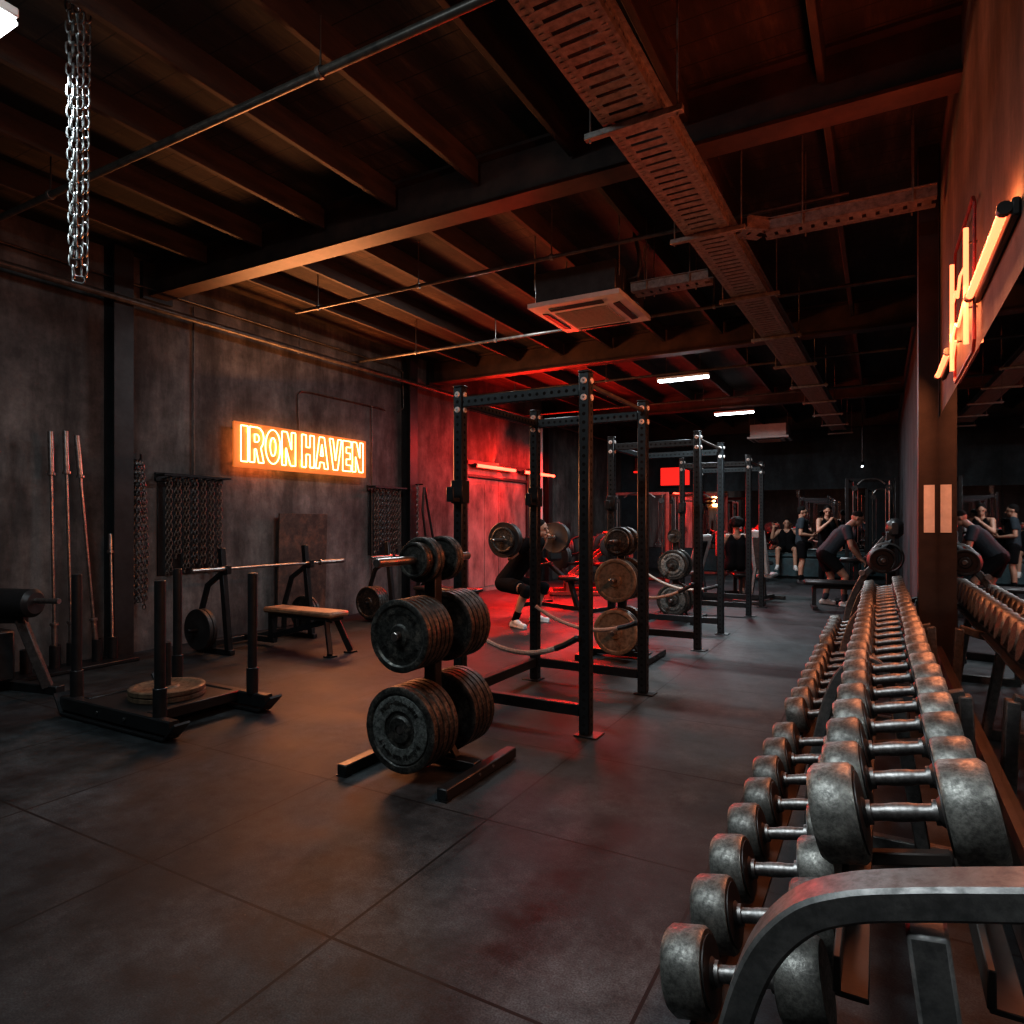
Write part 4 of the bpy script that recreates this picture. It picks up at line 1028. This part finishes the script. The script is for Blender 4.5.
# lever machine at the far end of the dumbbell rack
o = thing('lever_machine', 'black lever machine with a round weight at the end of the dumbbell rack', 'gym machine', (0, 8.2, 0))
m = M(); m.bar((-.35, 8.1, .04), (.22, 8.2, .04), .08, .07, .006); m.bar((.05, 7.85, .04), (.05, 8.6, .04), .08, .07, .006); m.build('base', 'black', o)
m = M(); m.bar((.1, 8.2, .05), (.1, 8.2, 1.3), .09, .09, .006); m.bar((.1, 8.2, 1.2), (-.02, 8.0, .98), .07, .07, .006); m.build('mast', 'black', o)
m = M(); m.rect_tube(catmull([(-.32, 8.06, .07), (-.315, 8.05, .3), (-.28, 8.04, .52), (-.15, 8.0, .82), (-.02, 7.98, .96)]), .08, .07, (0, 1, 0)); a = m.build('lever_arm', 'greysteel', o)
M().cyl((-.17, 7.95, .86), (-.17, 7.9, .86), .03, n=14).build('pivot_cap', 'chrome', a)
m = M(); m.lathe([(.0, -.03), (.05, -.03), (.06, -.012), (.1, -.012), (.108, -.03), (.125, -.03), (.135, -.01), (.135, .06), (.0, .06)], (.02, 7.86, 1.0), (-.25, 1, 0), 34, closed=False); a = m.build('weight_disc', 'bumper', o)
M().lathe([(0, -.05), (.02, -.05), (.026, -.03), (.026, .0)], (.02, 7.86, 1.0), (-.25, 1, 0), 14, closed=False).build('hub_cap', 'chrome', a)
m = M(); m.lathe([(.145, 0), (.165, .01), (.165, .07), (.145, .08)], (.07, 8.02, 1.02), (-.25, 1, 0), 34); m.build('guard_ring', 'greysteel', o)
m = M(); m.box((.14, 8.25, 1.33), (.16, .24, .22), bev=.05); m.build('head_pad', 'leather', o)

# ------------------------------------------------------------------ people
def remesh(m, voxel, mat, smooth=4, name='body'):
    me = bpy.data.meshes.new('tmp'); me.from_pydata([tuple(p) for p in m.v], [], m.f); me.update()
    bm = bmesh.new(); bm.from_mesh(me); bmesh.ops.recalc_face_normals(bm, faces=bm.faces); bm.to_mesh(me); bm.free()
    o = bpy.data.objects.new('tmp', me); COL.objects.link(o)
    r = o.modifiers.new('r', 'REMESH'); r.mode = 'VOXEL'; r.voxel_size = voxel
    if smooth: q = o.modifiers.new('s', 'SMOOTH'); q.factor = .5; q.iterations = smooth
    dg = bpy.context.evaluated_depsgraph_get(); dg.update()
    out = bpy.data.meshes.new_from_object(o.evaluated_get(dg), depsgraph=dg)
    bpy.data.objects.remove(o); bpy.data.meshes.remove(me)
    out.name = name; out.materials.clear(); out.materials.append(MT[mat]); out.shade_smooth()
    return out
def frame(f, u=(0, 0, 1)):
    f = V(f).normalized(); u = V(u); u = (u - f * u.dot(f)).normalized(); l = u.cross(f)
    return Matrix((f, l, u)).transposed()
def hand(m, wr, d, palm, side_thumb, curl, k=1.):
    """palm and five fingers: d points along the hand, palm is the palm's facing direction, side_thumb the side of the thumb"""
    wr, d = V(wr), V(d).normalized(); p = V(palm); p = (p - d * p.dot(d)).normalized(); t = V(side_thumb); t = (t - d * t.dot(d) - p * t.dot(p)).normalized()
    R = Matrix((d, t, p)).transposed()
    m.ell(wr + d * .05 * k, (.056 * k, .043 * k, .017 * k), R, 12, 8); m.rc(wr - d * .02, wr + d * .03 * k, .024 * k, .026 * k, 10)
    for j, (off, L) in enumerate(((.032, .072), (.0108, .08), (-.0108, .075), (-.032, .058))):
        a = wr + d * .092 * k + t * off * k; c1 = curl * .6; L *= k
        d1 = d * math.cos(c1) + p * math.sin(c1); c2 = c1 + curl * .8; d2 = d * math.cos(c2) + p * math.sin(c2)
        b = a + d1 * L * .52; e = b + d2 * L * .48
        m.rc(a - d * .02, b, .0092 * k, .0085 * k, 8); m.rc(b, e, .0085 * k, .007 * k, 8)
    a = wr + d * .03 * k + t * .034 * k; b = a + (d * .6 + t * .62 + p * .35).normalized() * .042 * k; e = b + (d * .85 + t * .1 + p * (.3 + .4 * min(1, curl))).normalized() * .034 * k
    m.rc(a - t * .012, b, .0125 * k, .0105 * k, 8); m.rc(b, e, .0105 * k, .008 * k, 8)

def person(label, loc, rz, J, top, bottom, shoes, sock='blackcloth', skin='skin', hairstyle='short', sleeves=True, knee=False, extra=None):
    o = thing('person', label, 'person', loc, (0, 0, rz)); T = W[o.name]
    J = {k: (V(v) if not isinstance(v, (int, float)) else v) for k, v in J.items()}
    def link(me, n):
        c = bpy.data.objects.new(n, me); COL.objects.link(c); c.parent = o; W[c.name] = T; return c
    b = M(); hd = J['head']; F = frame(J['look'], J.get('up', V((0, 0, 1)))); f, l, u = F.col[0], F.col[1], F.col[2]
    shm = (J['shL'] + J['shR']) / 2; pel = (J['hipL'] + J['hipR']) / 2; sp = shm - pel; su = sp.normalized(); lat = (J['shL'] - J['shR']).normalized(); lat2 = (J['hipL'] - J['hipR']).normalized(); fw = lat.cross(su)
    # head: skull, jaw, nose, brow, lips, ears
    b.ell(hd + u * .022 - f * .008, (.096, .075, .098), F); b.ell(hd + f * .024 - u * .055, (.066, .056, .062), F); b.ell(hd + f * .06 - u * .098, (.026, .026, .018), F)
    b.rc(hd + f * .088 + u * .012, hd + f * .113 - u * .028, .009, .0145, 8); b.rc(hd + f * .078 + l * .035 + u * .03, hd + f * .078 - l * .035 + u * .03, .012, .012, 8)
    b.rc(hd + f * .087 + l * .018 - u * .062, hd + f * .087 - l * .018 - u * .062, .0085, .0085, 8)
    for s in (-1, 1): b.ell(hd + l * s * .078 - f * .01 - u * .008, (.018, .009, .031), F)
    b.rc(shm + su * .015 + fw * .0, hd - u * .055 - f * .018, .06, .054)
    b.rc(shm + lat * .13, shm - lat * .13, .062, .062)
    ch = shm - su * .13 + fw * .01; wa = shm.lerp(pel, .62) + fw * .005
    for s in (-1, 1):
        b.rc(ch + lat * s * .078, wa + lat * s * .055, .112, .1); b.rc(wa + lat * s * .055, pel + lat2 * s * .07 + su * .04, .1, .112)
        b.rc(shm + lat * s * .1 - su * .02, ch + lat * s * .07, .075, .1)
    for S in 'LR':
        sh, el, wr, hp, kn, an = (J[k + S] for k in ('sh', 'el', 'wr', 'hip', 'kn', 'an'))
        b.rc(sh, sh.lerp(el, .35), .062, .053); b.rc(sh.lerp(el, .35), el, .053, .041); b.rc(el, el.lerp(wr, .3), .041, .043); b.rc(el.lerp(wr, .3), wr, .043, .027)
        b.rc(hp, hp.lerp(kn, .4), .097, .083); b.rc(hp.lerp(kn, .4), kn, .083, .058); ax = (an - kn).normalized(); back = -(J['toe' + S] - an).normalized(); back = (back - ax * back.dot(ax)).normalized()
        b.rc(kn, kn.lerp(an, .32) + back * .018, .056, .058); b.rc(kn.lerp(an, .32) + back * .018, an, .057, .036); b.rc(an, J['toe' + S] * .7 + an * .3 - V((0, 0, .012)), .036, .032)
        hand(b, wr, J.get('hd' + S, wr - el), J['palm' + S], J['thumb' + S], J.get('curl', .7))
    b.xf(T); inv = T.inverted(); b.xf(inv)
    link(remesh(b, .0075, skin, 3), 'body')
    h = M()
    if hairstyle == 'short': h.ell(hd + u * .05 - f * .022, (.096, .083, .08), F); h.ell(hd - f * .05 + u * .0, (.06, .074, .07), F)
    elif hairstyle == 'curly':
        rg = random.Random(11)
        for k in range(110):
            a, z = rg.uniform(0, 2 * PI), rg.uniform(-.35, 1); r_ = math.sqrt(max(0, 1 - z * z)); q = V((r_ * math.cos(a), r_ * math.sin(a), z))
            if q.x > .55 and q.z < .45: continue
            h.ell(hd + u * .04 - f * .015 + F @ V((q.x * .115, q.y * .115, q.z * .112)), (.034,) * 3, n=8)
        h.ell(hd + u * .045 - f * .025, (.1, .095, .1), F)
    else: h.ell(hd + u * .044 - f * .016, (.094, .079, .078), F)
    link(remesh(h, .012, 'hair', 2), 'hair')
    for s in (-1, 1): link(M().ell(hd + f * .081 + l * s * .032 + u * .012, (.009, .012, .008), F, 8, 6).mesh('eye', 'eye'), 'eye')
    # shirt
    c = M(); g = .022 if sleeves else .014
    for s in (-1, 1):
        c.rc(ch + lat * s * .078, wa + lat * s * .058, .112 + g, .102 + g); c.rc(wa + lat * s * .058, pel + lat2 * s * .07 + su * .02, .102 + g, .112 + g)
        c.rc(shm + lat * s * .1 - su * .02, ch + lat * s * .07, .075 + g * (.9 if sleeves else .5), .1 + g)
    if sleeves:
        c.rc(shm + lat * .13, shm - lat * .13, .062 + g * .8, .062 + g * .8)
        for S in 'LR': sh, el = J['sh' + S], J['el' + S]; c.ell(sh, (.078,) * 3); c.cyl(sh, sh.lerp(el, .62), .076, .066, 16)
    link(remesh(c, .012, top, 3), 'shirt')
    c = M(); 
    for s in (-1, 1): c.rc(pel + lat2 * s * .07 + su * .05, pel + lat2 * s * .07, .125, .125)
    for S in 'LR':
        hp, kn = J['hip' + S], J['kn' + S]; e = J.get('hem', .8); c.ell(hp, (.118,) * 3); c.cyl(hp, hp.lerp(kn, e), .118, .094 - .012 * max(0, e - .8) / .2, 18)
        if e > .95: an = J['an' + S]; c.rc(kn, kn.lerp(an, .35), .078, .072); c.cyl(kn.lerp(an, .35), kn.lerp(an, .93), .072, .052, 14)
    link(remesh(c, .012, bottom, 3), 'trousers' if J.get('hem', .8) > .95 else 'shorts')
    for S in 'LR':
        an, toe, kn = J['an' + S], J['toe' + S], J['kn' + S]; d = (toe - an); d.z *= .3; d.normalize(); dn = (an - kn).normalized()
        a0 = an - d * .045; c = M(); sd = V((0, 0, 1)).cross(d)
        c.rc(V((a0.x, a0.y, an.z - .045)), V((toe.x, toe.y, toe.z + .002)), .042, .036, 12); c.rc(an + V((0, 0, .0)), an.lerp(toe, .5) - V((0, 0, .01)), .047, .042, 12)
        lp = V((a0.x, a0.y, an.z - .072)).lerp(V((toe.x, toe.y, toe.z - .02)), .5)
        c.bar(V((a0.x, a0.y, an.z - .068)) - d * .03, V((toe.x, toe.y, toe.z - .024)) + d * .025, .084, .026, .01)
        link(remesh(c, .009, shoes, 2), 'shoe')
        if sock: 
            c = M(); c.cyl(an + dn * .0, an.lerp(kn, .3), .046, .05, 14); link(c.mesh('sock', sock), 'sock')
        if knee: 
            c = M(); hp = J['hip' + S]; c.cyl(kn.lerp(hp, .22), kn, .076, .07, 16); c.ell(kn, (.07,) * 3); c.cyl(kn, kn.lerp(an, .22), .07, .066, 16); link(remesh(c, .01, 'blackcloth', 2), 'knee_sleeve')
    return o
def sym(d):
    """fill R joints from L joints by mirroring y"""
    out = dict(d)
    for k, v in d.items():
        if k.endswith('L') and k[:-1] + 'R' not in d: out[k[:-1] + 'R'] = (v[0], -v[1], v[2])
    return out
# squatting lifter under a loaded bar (local x = the way the body faces)
LB = (-4.13, 7.97, 1.175)
barbell(LB, (0, 0, 0), 'loaded barbell across the shoulders of the squatting lifter', 'barbells in use')
for s in (-1, 1):
    for k, (r, t) in enumerate(((.225, .05), (.225, .045), (.16, .03))):
        plate((LB[0], LB[1] + s * (.655 + .03 + (.028, .077, .116)[k]), LB[2]), r, t, 'bumper' if k < 2 else 'plate', ['innermost', 'middle', 'small outer'][k] + ' plate on the lifted barbell, ' + ('end facing the sled' if s < 0 else 'end facing the back wall'), 'plates on the lifted barbell')
person('squatting lifter in black clothes with a barbell on the shoulders', (-4.2, 7.97, 0), 0, sym({
    'head': (.2, 0, 1.31), 'look': (1, 0, -.12), 'shL': (.09, .19, 1.12), 'elL': (-.06, .36, .94), 'wrL': (.06, .43, 1.12), 'hdL': (.15, .0, 1), 'palmL': (1, 0, -.1), 'thumbL': (0, -1, 0),
    'hipL': (-.33, .1, .56), 'knL': (.13, .27, .5), 'anL': (-.04, .29, .085), 'toeL': (.13, .34, .03), 'curl': 1.5, 'hem': .72}),
    'blackcloth', 'blackcloth', 'shoe', 'blackcloth', 'skin', 'short', knee=True)
# man standing in navy tee, arms bent in front
ST = {'head': (.02, 0, 1.63), 'look': (1, -.05, -.12), 'shL': (0, .19, 1.43), 'elL': (-.03, .25, 1.13), 'wrL': (.2, .17, 1.1), 'palmL': (0, -.7, .7), 'thumbL': (.2, -.3, 1), 'hdL': (1, -.35, .0),
      'hipL': (0, .1, .92), 'knL': (.02, .12, .5), 'anL': (-.02, .13, .085), 'toeL': (.14, .16, .03), 'hem': .82, 'curl': .8}
person('man standing in navy tee and black shorts with his back to the racks', (-1.56, 16.3, 0), .15, sym(ST), 'navy', 'blackcloth', 'shoe_dark', 'blackcloth', 'skin', 'short')
# man in tank top raising a hand to his mouth
TK = dict(ST); TK.update({'head': (.03, 0, 1.64), 'look': (.75, -.5, -.3), 'elR': (.1, -.28, 1.2), 'wrR': (.25, -.1, 1.42), 'palmR': (-.3, .9, 0), 'thumbR': (-.6, 0, .6), 'hdR': (-.2, .5, .6), 'elL': (-.02, .27, 1.14), 'wrL': (.12, .25, .9), 'palmL': (0, -1, 0), 'thumbL': (1, 0, 0), 'hdL': (.4, 0, -1), 'hem': 1.0})
person('man in black tank top holding a hand near his mouth', (-1.02, 16.05, 0), -.9, sym(TK), 'blackcloth', 'blackcloth', 'shoe_dark', None, 'skin', 'short', sleeves=False)
# man leaning over the incline bench
LN = sym({'head': (.42, -.02, 1.46), 'look': (1, -.05, -.45), 'up': (.3, 0, 1), 'shL': (.24, .19, 1.28), 'elL': (.42, .27, 1.02), 'wrL': (.5, .2, .8), 'palmL': (.3, 0, -1), 'thumbL': (.2, -1, 0), 'hdL': (.7, 0, -.6),
    'hipL': (-.08, .1, .86), 'hem': .7, 'curl': .9, 'knL': (.02, .13, .46), 'anL': (-.22, .14, .09), 'toeL': (-.08, .16, .03)})
LN.update({'knL': (.05, .13, .46), 'anL': (-.06, .14, .09), 'toeL': (.09, .16, .03), 'elR': (.28, -.28, 1.0), 'wrR': (.42, -.22, .8), 'knR': (.22, -.14, .5), 'anR': (.2, -.15, .09), 'toeR': (.36, -.17, .03)}); LN = {k: v for k, v in LN.items()}
person('man in navy tee and black shorts leaning over the waist-high padded bench', (-.74, 12.25, 0), .2, LN, 'navy', 'blackcloth', 'shoe', 'navy', 'skin_dark', 'cropped')
# seated person with curly hair, back to the camera
SE = sym({'head': (.0, 0, 1.33), 'look': (1, 0, -.1), 'shL': (-.02, .18, 1.12), 'elL': (.06, .3, .85), 'wrL': (.26, .22, .74), 'palmL': (0, -.6, -.7), 'thumbL': (.3, -1, 0), 'hdL': (1, -.2, -.1),
    'hipL': (.06, .1, .6), 'knL': (.5, .18, .54), 'anL': (.5, .2, .09), 'toeL': (.66, .22, .03), 'hem': .8, 'curl': .8})
SE['hipR'] = (.06, -.1, .6)
person('seated person with curly black hair and black vest, back turned', (-2.36, 12.9, 0), 1.9, SE, 'blackcloth', 'blackcloth', 'shoe', None, 'skin_dark', 'curly', sleeves=False)
tw = M(); tw.box((-2.66, 12.98, .98), (.2, .05, .46), Matrix.Rotation(.4, 3, 'Z'), .02); tw.box((-2.655, 12.96, 1.2), (.2, .09, .05), Matrix.Rotation(.4, 3, 'Z'), .02); tag(tw.build('towel', 'redcloth'), 'red towel hanging beside the seated person with curly hair', 'towel')
# person sitting on the teal box, facing the camera, pressing two dumbbells
SP = sym({'head': (.0, 0, 1.37), 'look': (1, 0, -.05), 'shL': (-.02, .19, 1.16), 'elL': (.1, .34, 1.0), 'wrL': (.14, .3, 1.25), 'palmL': (1, 0, .1), 'thumbL': (0, -1, 0), 'hdL': (0, 0, 1),
    'hipL': (.02, .1, .75), 'knL': (.46, .2, .72), 'anL': (.52, .2, .3), 'toeL': (.68, .22, .24), 'hem': .75, 'curl': 1.4})
SP.update({'anL': (.5, .2, .32), 'toeL': (.66, .23, .26), 'anR': (.5, -.2, .32), 'toeR': (.66, -.23, .26)})
person('person sitting on the teal padded box lifting small dumbbells', (-2.05, 17.85, -.0), -PI / 2 + .1, SP, 'blackcloth', 'blackcloth', 'shoe', None, 'skin', 'short', sleeves=False)

# ------------------------------------------------------------------ light and camera
def area(name, loc, target, size, power, col):
    l = bpy.data.lights.new(name, 'AREA'); l.shape = 'RECTANGLE'; l.size, l.size_y = size; l.energy = power; l.color = col
    o = bpy.data.objects.new(name, l); COL.objects.link(o); o.location = loc
    o.rotation_euler = (V(target) - V(loc)).to_track_quat('-Z', 'Y').to_euler(); return o
area('sign_light', (XL + .2, 6.6, 2.35), (0, 6.2, 1.6), (2.2, .45), 125, (1, .37, .16))
area('sign_uplight', (XL + .35, 6.4, 2.75), (-4.4, 6.2, 4.2), (2.2, .2), 75, (1, .4, .14))
area('door_light', (XL + .4, 12.5, 2.42), (-5.0, 11.4, 0), (3.2, .12), 330, (1, .012, .008)).data.spread = math.radians(120)
area('sign_back_glow', (XL + .13, 6.6, 2.355), (XL, 6.6, 2.355), (2.34, .52), 16, (1, .36, .1))
area('door_wall_wash', (XL + .9, 11.4, 2.9), (XL, 11.2, 1.4), (4.4, .1), 105, (1, .016, .008))
area('door_uplight', (XL + .6, 12.5, 2.65), (-4.0, 10.5, 4.3), (3.2, .15), 200, (1, .025, .012))
area('emblem_light', (XR - .08, 4.1, 2.47), (XR - 1.1, 4.1, 1.55), (2.7, .07), 70, (1, .3, .12))
area('emblem_back_glow', (XR - .06, 4.05, 2.45), (XR, 4.05, 2.45), (2.8, .1), 15, (1, .28, .09))
area('emblem_uplight', (XR - .3, 4.1, 2.85), (-1.4, 4.3, 4.2), (2.6, .1), 15, (1, .19, .075))
area('white_tube_light', (-2.76, 10.58, 3.66), (-2.76, 10.58, 0), (.8, .08), 75, (.86, .95, 1))
area('white_tube_light', (-2.7, 14.45, 3.66), (-2.7, 14.45, 0), (.8, .08), 130, (.84, .95, 1))
area('chain_tube_light', (-4.03, 1.55, 3.73), (-4.4, 1.9, 0), (.9, .08), 30, (.8, .93, 1))
area('camera_side_fill', (-1.3, .35, 3.7), (-.1, 1.9, .6), (1.2, .12), 17, (.88, .96, 1)).data.spread = math.radians(75)  # added fill without a fixture, brightens the near dumbbells
area('floor_fill', (-2.6, .6, 4.0), (-2.9, 2.2, 0), (1.2, .12), 36, (.8, .95, 1))  # added cool fill for the foreground floor, no tube hangs here
area('middle_fill', (-3.9, 6.6, 3.98), (-4.6, 6.6, 0), (1.2, .12), 60, (.86, .95, 1))  # fill lamp added to lift the concrete wall around the sign
area('aisle_fill', (-1.15, 7.4, 3.5), (-1.7, 8.6, 0), (.6, .12), 60, (.82, .94, 1)).data.spread = math.radians(115)  # extra fill for the aisle, added with no fitting above it
w = bpy.data.worlds.new('World'); scene.world = w; w.use_nodes = True
w.node_tree.nodes['Background'].inputs[0].default_value = (.05, .06, .07, 1); w.node_tree.nodes['Background'].inputs[1].default_value = .3
cam = bpy.data.cameras.new('Camera'); cam.sensor_width = 36; cam.lens = 36 * 660 / 1024; cam.shift_y = 10 / 1024; cam.clip_start = .05
co = bpy.data.objects.new('Camera', cam); COL.objects.link(co); co.location = (0, 0, 1.4); co.rotation_euler = (PI / 2, 0, math.atan(368 / 660))
scene.camera = co
scene.view_settings.view_transform = 'Standard'
scene.view_settings.look = 'Medium High Contrast'
scene.view_settings.exposure = .0
